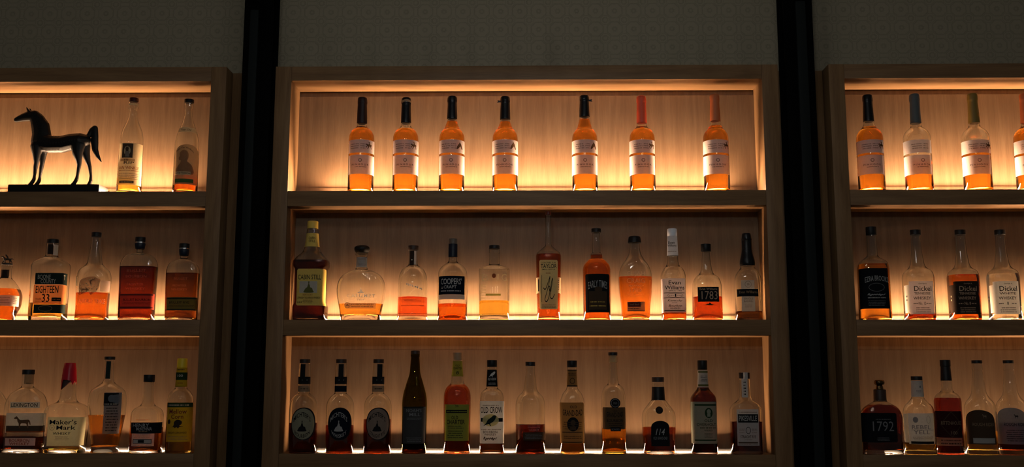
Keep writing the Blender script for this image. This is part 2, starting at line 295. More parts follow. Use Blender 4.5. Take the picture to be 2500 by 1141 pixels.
# ------------------------------------------------------------------ bottles
BOTTLES = [  # x in metres; heights and half-widths in millimetres above the shelf
 dict(x=-1.371, bay=1, prof=[(323.8, 15.6), (303.8, 16.3), (298.4, 15.0), (295.8, 12.4), (267.2, 14.6), (243.9, 23.4), (220.7, 33.7), (194.3, 38.6), (135.0, 39.4), (0.0, 41.5)], k=1, n=2, glass='clear', base=5, punt=14, R=12, caps=[(323.1, 337.1, 15.6, 15.7, 'maroon', {})], labels=[('rect', -29.9, 51.1, 24.6, 169.6, 'buff', [('[]', -15.6, 20.8, 117.7, 167.6, 'sepia'), ('O', 2.3, 142.2, 10.9, 16.6, 0.0, 'buff'), ('O', 1.9, 148.7, 5.4, 7.0, 0.0, 'sepia'), ('[]', -3.4, 10.1, 121.0, 140.5, 'sepia2'), ('[]', -21.2, 28.9, 105.7, 114.1, 'tan'), ('T', '10', 1.2, 109.9, 12.8, 6.4, 'sepia', {}), ('T', 'RIP', 10.4, 100.5, 33.5, 8.9, 'sepia', {}), ('T', 'VAN WINKLE', 8.3, 82.9, 71.7, 10.8, 'rust', {}), ('#', -24.6, 45.6, 71.2, 75.4, 1, 'rust', {}), ('#', -24.9, 45.2, 41.4, 65.7, 4, 'sepia2', {}), ('[]', -18.8, 28.9, 29.5, 37.6, 'sepia'), ('T', 'OLD BOURBON', 5.1, 33.4, 38.2, 3.8, 'buff', {})], {}), ('rect', -10.7, 19.1, 308.5, 315.9, 'buff', [], {'nm': 'neck_label'})], label='clear bottle with cream portrait label and maroon cap, next to the horse statue', liq=(49.8, 'gold')),
 dict(x=-1.1782, bay=1, prof=[(320.3, 16.3), (303.0, 15.0), (296.4, 13.6), (293.7, 11.7), (266.4, 14.6), (239.9, 22.7), (210.1, 34.0), (180.4, 40.4), (0.0, 41.7)], k=1, n=2, glass='clear', base=5, punt=14, R=12, caps=[(319.7, 331.3, 16.3, 16.3, 'black', {})], labels=[('arch', -29.0, 44.9, 25.4, 164.0, 'tan', [('T', "Pappy Van Winkle's", 5.3, 147.1, 63.8, 9.6, 'sepia', {'arc': 14.8}), ('P', 'bust', 7.6, 102.3, 60.5, 82.8, 'sepiaphoto'), ('[]', -26.7, 29.3, 57.6, 69.2, 'buff'), ('T', 'Family Reserve', 1.6, 63.4, 53.4, 8.3, 'sepia', {}), ('[]', -24.1, 40.7, 31.1, 44.0, 'green')], {}), ('rect', -23.2, 30.7, 209.4, 226.0, 'buff', [('T', 'Year Old', 3.8, 217.3, 35.3, 7.1, 'sepia', {})], {'nm': 'neck_label'})], label='clear bottle with brown arched portrait label and black cap, right of the cream-labelled bottle', liq=(55.9, 'copper')),
 dict(x=-1.7721, bay=2, prof=[(188.9, 17.1), (181.5, 17.7), (175.6, 16.5), (143.4, 17.1), (134.6, 27.1), (111.2, 41.1), (87.8, 50.5), (49.9, 48.6), (29.6, 39.5), (0.0, 32.8)], k=1, n=3, glass='clear', base=6, punt=4, R=12, caps=[(188.0, 194.5, 18.3, 18.3, 'bronze', {})], labels=[('rect', -29.9, 70.2, 46.2, 81.8, 'bone', [('#', -24.1, 42.4, 54.7, 76.1, 4, 'sepia2', {}), ('#', 49.7, 68.4, 51.8, 76.1, 4, 'sepia2', {})], {}), ('rect', -19.0, 13.8, 142.0, 170.8, 'inkbrown', [], {'nm': 'neck_label'})], label="squat bottle with horse-and-rider stopper at the photo's left edge", liq=(105.3, 'copper'), extra='rider'),
 dict(x=-1.6214, bay=2, prof=[(262.4, 18.9), (252.1, 20.1), (219.6, 20.0), (214.9, 23.0), (210.2, 33.0), (193.1, 55.3), (184.3, 58.6), (105.2, 57.5), (0.0, 57.5)], k=0.62, n=5, glass='clear', base=13, punt=2, R=12, caps=[(262.1, 275.8, 19.2, 19.2, 'black', {})], labels=[('rect', -33.6, 76.0, 118.5, 157.3, 'inkgreen', [('T', 'BOONE', -2.9, 143.7, 43.6, 15.1, 'bone', {}), ('T', 'COUNTY', 11.2, 129.2, 50.8, 14.5, 'bone', {}), ('T', 'T', 65.5, 142.3, 8.7, 16.0, 'bone', {})], {}), ('rect', -36.2, 58.9, 52.8, 117.6, 'orange', [('T', 'EIGHTEEN', 8.7, 101.8, 75.4, 24.7, 'ink', {}), ('T', '33', 6.4, 72.9, 25.5, 27.5, 'ink', {}), ('[]', 26.4, 56.6, 62.0, 74.3, 'ink'), ('#', -28.6, -7.7, 60.0, 74.3, 3, 'ink', {}), ('#', 30.5, 53.1, 66.0, 70.6, 1, 'orange', {})], {}), ('rect', -32.2, 68.2, 22.6, 51.6, 'inkgreen', [('O', 7.3, 38.4, 23.2, 9.8, 1.2, 'tan'), ('#', -7.8, 24.1, 24.6, 28.3, 1, 'tan', {})], {}), ('rect', -5.2, 11.2, 222.9, 256.4, 'inkbrown', [], {'nm': 'neck_label'}), ('rect', 11.9, 27.8, 220.0, 256.4, 'greypaper', [], {'nm': 'neck_label'})], label="square-shouldered bottle with black and orange stacked labels on the left cabinet's middle shelf", liq=(58.0, 'gold')),
 dict(x=-1.4727, bay=2, prof=[(285.0, 15.9), (269.6, 15.3), (243.0, 17.7), (213.5, 21.8), (192.9, 24.7), (183.5, 32.9), (169.4, 48.5), (148.9, 56.6), (122.6, 56.6), (87.6, 54.1), (35.3, 52.0), (0.0, 54.2)], k=0.75, n=2.4, glass='clear', base=7, punt=4, R=12, caps=[(284.4, 299.2, 16.2, 16.2, 'black', {})], labels=[('rect', 37.3, 72.6, 95.3, 132.2, 'pinkclear', [], {}), ('free', -33.7, 38.7, 83.2, 144.9, None, [('P', 'bison', 2.5, 114.0, 72.3, 61.9, 'bisonprint'), ('P', 'horn', 14.8, 126.4, 20.3, 17.4, 'brown'), ('P', 'script2', -9.7, 101.1, 31.8, 17.4, 'brown')], {}), ('free', -28.9, 63.5, 52.2, 72.3, None, [('T', 'BUFFALO  TRACE', 15.0, 62.2, 86.6, 15.0, 'pinkprint', {})], {})], label="long-necked bottle with a bison printed on the glass, left cabinet's middle shelf", liq=(92.0, 'copper')),
 dict(x=-1.3216, bay=2, prof=[(242.2, 14.7), (239.8, 9.4), (228.1, 10.0), (225.1, 34.7), (216.3, 46.4), (198.6, 57.5), (184.0, 60.4), (105.0, 58.8), (0.0, 56.8)], k=0.55, n=4, glass='clear', base=8, punt=2, R=12, caps=[(266.4, 282.7, 16.8, 16.8, 'black', {}), (261.7, 266.4, 16.2, 16.2, 'silver', {}), (241.6, 261.7, 15.3, 17.7, 'navy', {})], labels=[('rect', -45.8, 69.9, 36.2, 88.0, 'redband', [('T', 'BULLEIT BOURBON', 11.2, 67.2, 89.6, 8.1, 'ink', {}), ('#', -37.9, 63.3, 51.4, 60.1, 2, 'maroonink', {}), ('[]', -46.5, 67.5, 81.1, 86.8, 'maroonink'), ('[]', -44.0, 69.8, 38.5, 44.2, 'maroonink')], {}), ('free', -36.6, 50.4, 96.1, 171.3, None, [('T', 'BULLEIT', 5.1, 165.5, 63.9, 9.9, 'emboss', {}), ('T', 'BOURBON', 4.8, 145.8, 69.6, 8.7, 'emboss', {}), ('T', 'FRONTIER', 3.4, 119.2, 55.1, 7.5, 'emboss', {}), ('T', 'WHISKEY', 4.2, 104.7, 66.6, 8.1, 'emboss', {})], {})], label="flat flask with red-orange band label and dark amber whiskey, left cabinet's middle shelf", liq=(181.0, 'dark')),
 dict(x=-1.1703, bay=2, prof=[(219.6, 14.1), (217.3, 11.7), (208.7, 12.3), (204.3, 26.4), (192.6, 44.0), (175.0, 53.3), (157.4, 54.4), (0.0, 50.9)], k=0.55, n=4, glass='clear', base=8, punt=2, R=12, caps=[(245.2, 260.3, 16.7, 16.8, 'black', {}), (240.8, 245.2, 16.2, 16.2, 'silver', {}), (219.0, 240.8, 14.7, 17.0, 'navy', {})], labels=[('rect', -40.6, 59.9, 31.8, 76.1, 'greenband', [('T', 'BULLEIT RYE', 1.7, 58.2, 66.4, 7.5, 'ink', {}), ('#', -36.8, 55.7, 43.0, 50.2, 2, 'inkgreen', {}), ('[]', -41.0, 57.9, 69.7, 74.3, 'inkgreen'), ('[]', -39.0, 59.7, 33.0, 36.4, 'inkgreen')], {}), ('free', -31.9, 46.4, 93.4, 148.3, None, [('T', 'BULLEIT', 3.5, 138.2, 46.4, 8.1, 'emboss', {}), ('T', 'FRONTIER', 0.3, 115.0, 46.3, 7.5, 'emboss', {}), ('T', 'WHISKEY', -0.5, 102.0, 55.0, 8.1, 'emboss', {})], {})], label="flat flask with green band label beside the left cabinet's right post, middle shelf", liq=(158.9, 'brownamber')),
 dict(x=-1.8032, bay=3, prof=[(255.2, 18.9), (215.2, 19.5), (199.8, 37.6), (163.0, 59.5), (138.5, 62.6), (0.0, 62.6)], k=0.7, n=3, glass='clear', base=5, punt=4, R=12, caps=[(255.2, 270.7, 19.5, 19.5, 'black', {})], labels=[], label='dark bottle cut off by the left edge of the photo, bottom shelf', liq=(120.1, 'vdark')),
 dict(x=-1.6727, bay=3, prof=[(255.9, 19.5), (221.4, 18.2), (213.4, 19.4), (205.4, 32.6), (190.7, 50.7), (163.1, 64.1), (138.6, 66.2), (0.0, 66.2)], k=0.55, n=3.5, glass='clear', base=12, punt=3, R=12, caps=[(255.3, 270.8, 19.5, 19.5, 'black', {})], labels=[('rect', -35.8, 57.6, 144.9, 164.3, 'smokepaper', [('T', 'LEXINGTON', 10.6, 154.6, 85.0, 13.0, 'ink', {})], {}), ('rect', -47.6, 83.9, 64.7, 128.6, 'smokepaper', [('[]', -45.6, 83.9, 70.1, 87.6, 'sepia'), ('P', 'horse', 8.4, 99.6, 55.5, 37.0, 'brown'), ('[]', -44.8, 84.0, 65.3, 70.1, 'rust')], {}), ('rect', -45.4, 53.1, 23.4, 47.6, 'bone', [('T', 'BOURBON', 2.6, 40.2, 66.2, 10.5, 'rust', {}), ('T', 'WHISKEY', 3.3, 29.7, 66.1, 8.6, 'rust', {})], {}), ('rect', -2.9, 35.5, 222.9, 254.5, 'tan', [('T', '1864', 11.3, 225.1, 15.6, 5.0, 'ink', {})], {'nm': 'neck_label'})], label="wide bottle with a brown standing horse on a grey picture label, left cabinet's bottom shelf", liq=(51.6, 'dark')),
 dict(x=-1.5346, bay=3, prof=[(238.2, 22.6), (181.6, 25.0), (166.3, 30.0), (157.1, 46.8), (141.9, 64.0), (117.5, 67.9), (35.5, 60.9), (0.0, 58.4)], k=0.7, n=4.5, glass='clear', base=10, punt=3, R=12, caps=[(273.9, 293.1, 20.1, 17.6, 'redwax', {}), (236.9, 274.6, 23.2, 20.1, 'redwax', {'drip': 1})], labels=[('rect', -40.0, 90.4, 23.7, 115.8, 'paleyellow', [('T', "Maker's", 10.1, 100.2, 87.5, 15.4, 'ink', {}), ('T', 'Mark', 20.5, 82.2, 61.4, 13.5, 'ink', {}), ('O', -24.9, 82.2, 8.6, 8.6, 1.2, 'sepia2'), ('T', 'SIV', -24.9, 82.2, 6.8, 5.5, 'sepia2', {}), ('T', 'WHISKY', 8.0, 63.4, 58.3, 8.6, 'ink', {}), ('#', -15.6, 33.5, 41.0, 55.9, 4, 'sepia2', {})], {})], label='square bottle with dripping red wax top and pale yellow label', liq=(18.9, 'gold')),
 dict(x=-1.4022, bay=3, prof=[(304.3, 14.4), (295.0, 14.4), (292.6, 13.5), (237.1, 15.6), (227.2, 20.6), (214.9, 38.1), (200.2, 58.1), (169.6, 63.3), (129.9, 61.9), (69.2, 51.5), (29.8, 44.0), (0.0, 44.0)], k=0.72, n=2, glass='clear', base=20, punt=6, R=12, caps=[(303.7, 314.2, 16.9, 17.0, 'black', {})], labels=[('rect', 8.0, 55.3, 62.1, 195.6, 'slate', [('[]', 5.9, 51.4, 153.6, 194.4, 'ink'), ('O', 29.7, 176.2, 11.1, 12.3, 0.0, 'slate'), ('#', 9.3, 51.1, 155.1, 161.2, 1, 'bone', {}), ('#', 12.9, 52.8, 68.1, 149.1, 9, 'ink', {})], {}), ('rect', -5.4, 9.0, 240.6, 298.4, 'inkgreen', [], {'nm': 'neck_label'})], label='rounded tapering bottle with a slim grey vertical label and black neck strip', liq=(122.0, 'amber')),
 dict(x=-1.2662, bay=3, prof=[(231.6, 17.2), (228.0, 16.2), (194.2, 16.2), (163.6, 18.1), (153.9, 23.7), (145.3, 38.6), (130.1, 49.1), (114.9, 50.6), (0.0, 50.6)], k=0.8, n=3, glass='clear', base=8, punt=4, R=12, caps=[(231.0, 254.1, 17.8, 17.8, 'black', {'ribs': 1})], labels=[('rect', -39.5, 53.7, 63.3, 99.0, 'ink', [('T', 'HENRY', -5.0, 89.7, 53.7, 11.0, 'greyprint', {}), ('T', 'McKENNA', 6.3, 78.3, 50.6, 11.0, 'greyprint', {}), ('#', -10.0, 17.5, 67.5, 71.7, 1, 'tan', {})], {}), ('rect', -33.7, 38.6, 22.7, 63.3, 'greypaper', [('#', -29.1, 32.1, 48.7, 60.6, 3, 'sepia2', {}), ('[]', -29.1, 32.1, 30.8, 45.7, 'ink'), ('[]', -27.3, 30.3, 32.5, 43.9, 'greypaper'), ('[]', -11.4, 8.5, 33.7, 42.7, 'ink'), ('#', -29.0, 32.1, 24.5, 27.8, 1, 'sepia2', {})], {}), ('free', -21.3, 21.7, 104.1, 110.1, None, [('#', -21.3, 20.1, 105.3, 109.5, 1, 'rust', {})], {})], label="short bottle with black band label over white, left cabinet's bottom shelf", liq=(83.0, 'copper')),
 dict(x=-1.158, bay=3, prof=[(216.4, 18.1), (209.0, 19.9), (197.4, 33.0), (182.1, 40.5), (163.8, 42.3), (0.0, 42.3)], k=1, n=2, glass='clear', base=7, punt=4, R=12, caps=[(277.3, 308.1, 16.9, 16.3, 'yellow', {}), (215.2, 277.3, 19.3, 16.9, 'yellowpaper', {'nm': 'neck_label'})], labels=[('rect', -33.1, 47.3, 148.1, 162.9, 'darkgreen', [('#', -28.5, 43.7, 152.3, 157.8, 1, 'bone', {})], {}), ('rect', -31.4, 50.4, 36.7, 148.1, 'yellowpaper', [('T', 'Mellow', 6.3, 134.3, 58.3, 15.3, 'maroonink', {}), ('T', 'Corn', 5.0, 117.8, 39.9, 13.8, 'maroonink', {}), ('P', 'kettle', 5.3, 93.8, 42.9, 27.6, 'inkbrown'), ('O', -22.7, 101.3, 6.1, 7.7, 0.0, 'inkbrown'), ('T', 'STRAIGHT CORN WHISKEY', 6.7, 66.0, 64.8, 6.7, 'ink', {}), ('#', -26.1, 45.7, 41.5, 56.4, 3, 'sepia2', {})], {}), ('collar', -15.4, 21.9, 235.3, 261.6, 'darkgreen', [('T', '100', 0.6, 250.9, 17.4, 8.1, 'bone', {})], {'nm': 'neck_label'}), ('free', -19.6, 20.8, 266.5, 275.1, None, [('#', -9.7, 13.3, 268.3, 273.3, 1, 'inkbrown', {})], {'oncap': 18.0}), ('free', -17.4, 22.9, 221.9, 231.0, None, [('#', -6.5, 10.5, 224.3, 229.2, 1, 'rust', {})], {'oncap': 19.2})], label='bottle with bright yellow cap and yellow label on the left bottom shelf', liq=(162.2, 'gold')),
 dict(x=-0.5761, bay=1, prof=[(245.8, 16.8), (235.7, 17.2), (229.9, 19.1), (224.1, 26.1), (215.4, 35.3), (201.0, 42.6), (186.5, 43.7), (0.0, 43.7)], k=1, n=2, glass='clear', base=8, punt=2, R=12, caps=[(242.9, 336.8, 17.5, 15.6, 'oxblood', {'capsule': 1})], labels=[('rect', -39.3, 47.0, 132.5, 177.9, 'pinkpaper', [('#', -33.7, -0.3, 144.5, 165.8, 3, 'sepia2', {}), ('#', 2.5, 22.0, 144.5, 165.8, 3, 'sepia2', {}), ('P', 'racer', 34.4, 158.7, 25.0, 25.0, 'brown')], {'wrap': 1}), ('rect', -37.7, 48.3, 58.9, 124.7, 'pinkpaper', [('O', 3.6, 106.2, 6.1, 6.1, 2.1, 'sepia2'), ('T', 'PINHOOK', 4.0, 91.4, 59.7, 6.4, 'sepia', {'sp': 1.5}), ('#', -13.9, 25.0, 80.8, 85.0, 1, 'sepia2', {})], {'wrap': 1})], label='twin-label bottle with plain dark oxblood capsule, leftmost on the centre top shelf', liq=(229.9, 'amber'), group='matching twin-label whiskey bottles on the top shelf'),
 dict(x=-0.4243, bay=1, prof=[(246.7, 16.8), (236.6, 17.2), (230.8, 19.1), (223.6, 26.1), (214.9, 35.3), (200.5, 42.6), (186.0, 43.7), (0.0, 43.6)], k=1, n=2, glass='clear', base=8, punt=2, R=12, caps=[(243.8, 335.5, 17.5, 15.6, 'blackwax', {'capsule': 1})], labels=[('rect', -40.2, 46.0, 132.0, 177.4, 'pinkpaper', [('#', -32.5, 0.8, 144.0, 165.4, 3, 'sepia2', {}), ('#', 3.6, 23.1, 144.0, 165.4, 3, 'sepia2', {}), ('P', 'racer', 35.5, 158.2, 25.0, 25.0, 'brown')], {'wrap': 1}), ('rect', -39.0, 46.9, 58.5, 124.2, 'pinkpaper', [('O', 4.4, 105.8, 6.1, 6.1, 2.1, 'sepia2'), ('T', 'PINHOOK', 4.7, 91.0, 59.6, 6.4, 'sepia', {'sp': 1.5}), ('#', -13.2, 25.6, 80.4, 84.6, 1, 'sepia2', {})], {'wrap': 1})], label='twin-label bottle whose black capsule shows a torn pale ring', liq=(220.7, 'amber'), extra='torn', group='matching twin-label whiskey bottles on the top shelf'),
 dict(x=-0.2657, bay=1, prof=[(260.6, 16.8), (250.5, 17.2), (244.7, 19.0), (223.0, 26.1), (214.4, 35.2), (199.9, 42.5), (185.5, 43.6), (0.0, 43.5)], k=1, n=2, glass='clear', base=8, punt=2, R=12, caps=[(257.7, 339.9, 17.5, 15.6, 'blackwax', {'capsule': 1})], labels=[('rect', -41.1, 44.9, 131.5, 176.9, 'pinkpaper', [('#', -35.5, -2.2, 143.6, 164.9, 3, 'sepia2', {}), ('#', 0.5, 19.9, 143.6, 164.9, 3, 'sepia2', {}), ('P', 'head', 32.4, 157.8, 25.0, 25.0, 'brown')], {'wrap': 1}), ('rect', -40.4, 45.4, 58.1, 123.7, 'pinkpaper', [('O', 1.0, 105.4, 6.1, 6.1, 2.1, 'sepia2'), ('T', 'PINHOOK', 1.1, 90.5, 59.5, 6.4, 'sepia', {'sp': 1.5}), ('#', -16.8, 22.0, 79.9, 84.2, 1, 'sepia2', {})], {'wrap': 1})], label='twin-label bottle with plain black capsule, third from left on the centre top shelf', liq=(249.1, 'amber'), group='matching twin-label whiskey bottles on the top shelf'),
 dict(x=-0.083, bay=1, prof=[(258.5, 16.8), (248.4, 17.2), (242.6, 19.0), (222.4, 26.0), (213.7, 35.1), (199.3, 42.4), (184.9, 43.5), (0.0, 43.5)], k=1, n=2, glass='clear', base=8, punt=2, R=12, caps=[(255.6, 338.4, 17.5, 15.5, 'blackwax', {'capsule': 1})], labels=[('rect', -42.2, 43.7, 131.0, 176.4, 'pinkpaper', [('#', -36.6, -3.4, 143.0, 164.3, 3, 'sepia2', {}), ('#', -0.6, 18.8, 143.0, 164.3, 3, 'sepia2', {}), ('P', 'head', 31.2, 157.2, 24.9, 24.9, 'brown')], {'wrap': 1}), ('rect', -41.9, 43.7, 57.6, 123.2, 'pinkpaper', [('O', -0.5, 104.8, 6.1, 6.1, 2.1, 'sepia2'), ('T', 'PINHOOK', -0.5, 90.0, 59.4, 6.4, 'sepia', {'sp': 1.5}), ('#', -18.4, 20.2, 79.4, 83.7, 1, 'sepia2', {})], {'wrap': 1})], label='twin-label bottle with black capsule and a pull tab sticking out left', liq=(246.9, 'amber'), extra='tabL', group='matching twin-label whiskey bottles on the top shelf'),
 dict(x=0.1892, bay=1, prof=[(266.2, 16.7), (256.1, 17.1), (250.3, 19.0), (221.4, 25.9), (212.8, 35.0), (198.4, 42.3), (184.0, 43.4), (0.0, 43.3)], k=1, n=2, glass='clear', base=8, punt=2, R=12, caps=[(263.3, 340.9, 17.4, 15.5, 'blackwax', {'capsule': 1})], labels=[('rect', -43.7, 41.9, 130.2, 175.5, 'pinkpaper', [('#', -36.8, -3.7, 142.2, 163.4, 3, 'sepia2', {}), ('#', -0.9, 18.4, 142.2, 163.4, 3, 'sepia2', {}), ('P', 'head', 30.9, 156.4, 24.9, 24.9, 'brown')], {'wrap': 1}), ('rect', -44.2, 41.1, 56.9, 122.4, 'pinkpaper', [('O', -1.4, 104.1, 6.1, 6.1, 2.1, 'sepia2'), ('T', 'PINHOOK', -1.5, 89.3, 59.2, 6.3, 'sepia', {'sp': 1.5}), ('#', -19.5, 19.0, 78.7, 82.9, 1, 'sepia2', {})], {'wrap': 1})], label='twin-label bottle with black capsule and a pull tab sticking out right', liq=(254.6, 'amber'), extra='tabR', group='matching twin-label whiskey bottles on the top shelf'),
 dict(x=0.3852, bay=1, prof=[(243.8, 16.7), (233.7, 17.1), (227.9, 18.9), (220.7, 25.9), (212.1, 35.0), (197.7, 42.2), (183.3, 43.3), (0.0, 43.3)], k=1, n=2, glass='clear', base=8, punt=2, R=12, caps=[(240.9, 337.9, 17.4, 15.5, 'coral', {'capsule': 1})], labels=[('rect', -44.9, 40.6, 129.6, 174.9, 'pinkpaper', [('#', -36.6, -3.5, 141.6, 162.8, 3, 'sepia2', {}), ('#', -0.8, 18.5, 141.6, 162.8, 3, 'sepia2', {}), ('P', 'racer', 31.0, 155.7, 24.8, 24.8, 'brown')], {'wrap': 1}), ('rect', -45.9, 39.3, 56.4, 121.8, 'pinkpaper', [('O', -1.6, 103.5, 6.1, 6.1, 2.1, 'sepia2'), ('T', 'PINHOOK', -1.9, 88.7, 59.1, 6.3, 'sepia', {'sp': 1.5}), ('#', -19.9, 18.5, 78.2, 82.4, 1, 'sepia2', {})], {'wrap': 1})], label='twin-label bottle with glowing coral-red capsule', liq=(227.9, 'amber'), group='matching twin-label whiskey bottles on the top shelf'),
 dict(x=0.6362, bay=1, prof=[(250.1, 16.6), (240.0, 17.0), (234.2, 18.9), (219.8, 25.8), (211.2, 34.9), (196.8, 42.1), (182.5, 43.2), (0.0, 43.2)], k=1, n=2, glass='clear', base=8, punt=2, R=12, caps=[(247.2, 342.7, 17.3, 15.4, 'dullorange', {'capsule': 1})], labels=[('rect', -46.3, 38.9, 128.8, 174.1, 'pinkpaper', [('#', -36.7, -3.7, 140.8, 162.0, 3, 'sepia2', {}), ('#', -0.9, 18.3, 140.8, 162.0, 3, 'sepia2', {}), ('P', 'racer', 30.8, 155.0, 24.7, 24.7, 'brown')], {'wrap': 1}), ('rect', -48.0, 37.0, 55.7, 121.1, 'pinkpaper', [('O', -2.3, 102.8, 6.0, 6.0, 2.1, 'sepia2'), ('T', 'PINHOOK', -2.8, 88.0, 58.9, 6.3, 'sepia', {'sp': 1.5}), ('#', -20.8, 17.5, 77.5, 81.7, 1, 'sepia2', {})], {'wrap': 1})], label='twin-label bottle with dull orange capsule at the right end of the centre top shelf', liq=(229.9, 'amber'), group='matching twin-label whiskey bottles on the top shelf'),
 dict(x=1.1585, bay=1, prof=[(246.7, 17.0), (236.6, 17.5), (230.9, 19.3), (218.0, 26.5), (209.4, 35.7), (195.1, 43.1), (180.8, 44.3), (0.0, 44.2)], k=1, n=2, glass='clear', base=8, punt=2, R=12, caps=[(243.8, 339.1, 17.8, 15.8, 'blackwax', {'capsule': 1})], labels=[('rect', -51.1, 36.2, 127.0, 172.1, 'pinkpaper', [('#', -42.7, -8.9, 138.9, 160.1, 3, 'sepia2', {}), ('#', -6.1, 13.6, 138.9, 160.1, 3, 'sepia2', {}), ('P', 'racer', 26.4, 153.0, 25.3, 24.6, 'brown')], {'wrap': 1}), ('rect', -54.2, 32.9, 54.1, 119.3, 'pinkpaper', [('O', -8.6, 101.0, 6.0, 6.0, 2.0, 'sepia2'), ('T', 'PINHOOK', -9.3, 86.3, 58.6, 6.3, 'sepia', {'sp': 1.5}), ('#', -27.5, 10.7, 75.8, 80.0, 1, 'sepia2', {})], {'wrap': 1})], label="twin-label bottle with black capsule, first on the right cabinet's top shelf", liq=(223.7, 'amber'), group='matching twin-label whiskey bottles on the top shelf'),
 dict(x=1.3181, bay=1, prof=[(238.9, 17.3), (228.9, 17.8), (223.2, 19.7), (217.4, 26.9), (208.8, 36.4), (194.5, 43.9), (180.2, 45.0), (0.0, 45.0)], k=1, n=2, glass='clear', base=8, punt=2, R=12, caps=[(236.1, 341.3, 18.1, 16.1, 'bluegrey', {'capsule': 1})], labels=[('rect', -53.2, 35.6, 126.3, 171.4, 'pinkpaper', [('#', -35.2, -0.8, 138.3, 159.4, 3, 'sepia2', {}), ('#', 2.0, 22.1, 138.3, 159.4, 3, 'sepia2', {}), ('P', 'none', 35.2, 152.3, 25.8, 24.6, 'brown')], {'wrap': 1}), ('rect', -56.7, 31.9, 53.5, 118.6, 'pinkpaper', [('O', -0.7, 100.4, 6.0, 6.0, 2.0, 'sepia2'), ('T', 'PINHOOK', -1.6, 85.7, 58.5, 6.3, 'sepia', {'sp': 1.5}), ('#', -19.7, 18.3, 75.2, 79.4, 1, 'sepia2', {})], {'wrap': 1})], label='twin-label bottle with blue-grey capsule, half empty', liq=(103.3, 'amber'), group='matching twin-label whiskey bottles on the top shelf'),
 dict(x=1.5151, bay=1, prof=[(239.6, 17.6), (229.6, 18.1), (223.9, 20.0), (216.7, 27.4), (208.1, 37.0), (193.8, 44.7), (179.6, 45.8), (0.0, 45.8)], k=1, n=2, glass='clear', base=8, punt=2, R=12, caps=[(236.8, 341.9, 18.4, 16.4, 'olive', {'capsule': 1})], labels=[('rect', -55.7, 34.6, 125.5, 170.5, 'pinkpaper', [('#', -44.4, -9.4, 137.5, 158.5, 3, 'sepia2', {}), ('#', -6.5, 13.9, 137.5, 158.5, 3, 'sepia2', {}), ('P', 'racer', 27.2, 151.5, 26.2, 24.5, 'brown')], {'wrap': 1}), ('rect', -59.7, 30.4, 52.8, 117.8, 'pinkpaper', [('O', -9.7, 99.6, 6.0, 6.0, 2.0, 'sepia2'), ('T', 'PINHOOK', -10.6, 84.9, 58.4, 6.2, 'sepia', {'sp': 1.5}), ('#', -28.8, 9.2, 74.4, 78.6, 1, 'sepia2', {})], {'wrap': 1})], label='twin-label bottle with olive-gold capsule on the right cabinet', liq=(149.6, 'amber'), group='matching twin-label whiskey bottles on the top shelf'),
 dict(x=1.6919, bay=1, prof=[(239.0, 17.3), (229.0, 17.7), (223.2, 19.6), (216.1, 26.8), (207.5, 36.2), (193.2, 43.7), (179.0, 44.9), (0.0, 44.8)], k=1, n=2, glass='clear', base=8, punt=2, R=12, caps=[(236.1, 341.2, 18.0, 16.0, 'dullorange', {'capsule': 1})], labels=[('rect', -55.6, 32.9, 125.2, 170.1, 'pinkpaper', [('#', -44.4, -10.2, 137.1, 158.2, 3, 'sepia2', {}), ('#', -7.3, 12.7, 137.1, 158.2, 3, 'sepia2', {}), ('P', 'racer', 25.8, 151.2, 25.7, 24.5, 'brown')], {'wrap': 1}), ('rect', -60.1, 28.2, 52.5, 117.5, 'pinkpaper', [('O', -10.8, 99.3, 6.0, 6.0, 2.0, 'sepia2'), ('T', 'PINHOOK', -11.9, 84.6, 58.3, 6.2, 'sepia', {'sp': 1.5}), ('#', -30.1, 7.8, 74.2, 78.3, 1, 'sepia2', {})], {'wrap': 1})], label='twin-label bottle cut off by the right edge of the photo, top shelf', liq=(223.2, 'amber'), group='matching twin-label whiskey bottles on the top shelf'),
 dict(x=-0.7353, bay=2, prof=[(310.9, 18.4), (249.6, 24.1), (230.5, 31.7), (211.4, 47.5), (200.6, 56.3), (196.1, 57.5), (180.3, 57.5), (172.7, 50.5), (56.7, 49.7), (46.7, 55.9), (0.0, 53.9)], k=0.85, n=4.5, glass='clear', base=10, punt=4, R=8, caps=[(310.3, 336.0, 18.4, 18.1, 'mustard', {})], labels=[('round', -38.0, 49.6, 46.6, 169.2, 'mustardpaper', [('T', 'CABIN STILL', 3.9, 141.2, 76.2, 16.2, 'inkgreen', {}), ('[]', -28.3, 30.7, 88.4, 127.2, 'greypaper'), ('P', 'still', 2.7, 107.9, 31.1, 36.6, 'olivegreen'), ('T', 'KENTUCKY', 0.4, 82.2, 32.6, 6.2, 'rust', {}), ('T', 'STRAIGHT BOURBON WHISKEY', 4.1, 72.6, 75.0, 6.8, 'inkbrown', {}), ('#', -16.0, 18.1, 52.8, 66.7, 3, 'inkbrown', {}), ('#', -33.9, -17.4, 55.2, 60.5, 1, 'inkbrown', {})], {}), ('collar', -14.3, 29.9, 247.4, 293.8, 'mustardpaper', [('T', 'CABIN', 2.8, 276.7, 22.1, 8.8, 'inkbrown', {}), ('T', 'STILL', 3.3, 266.1, 22.1, 8.2, 'inkbrown', {})], {'nm': 'neck_label'})], label="dark square bottle with yellow neck and yellow label at the centre cabinet's left end", liq=(200.3, 'vdark')),
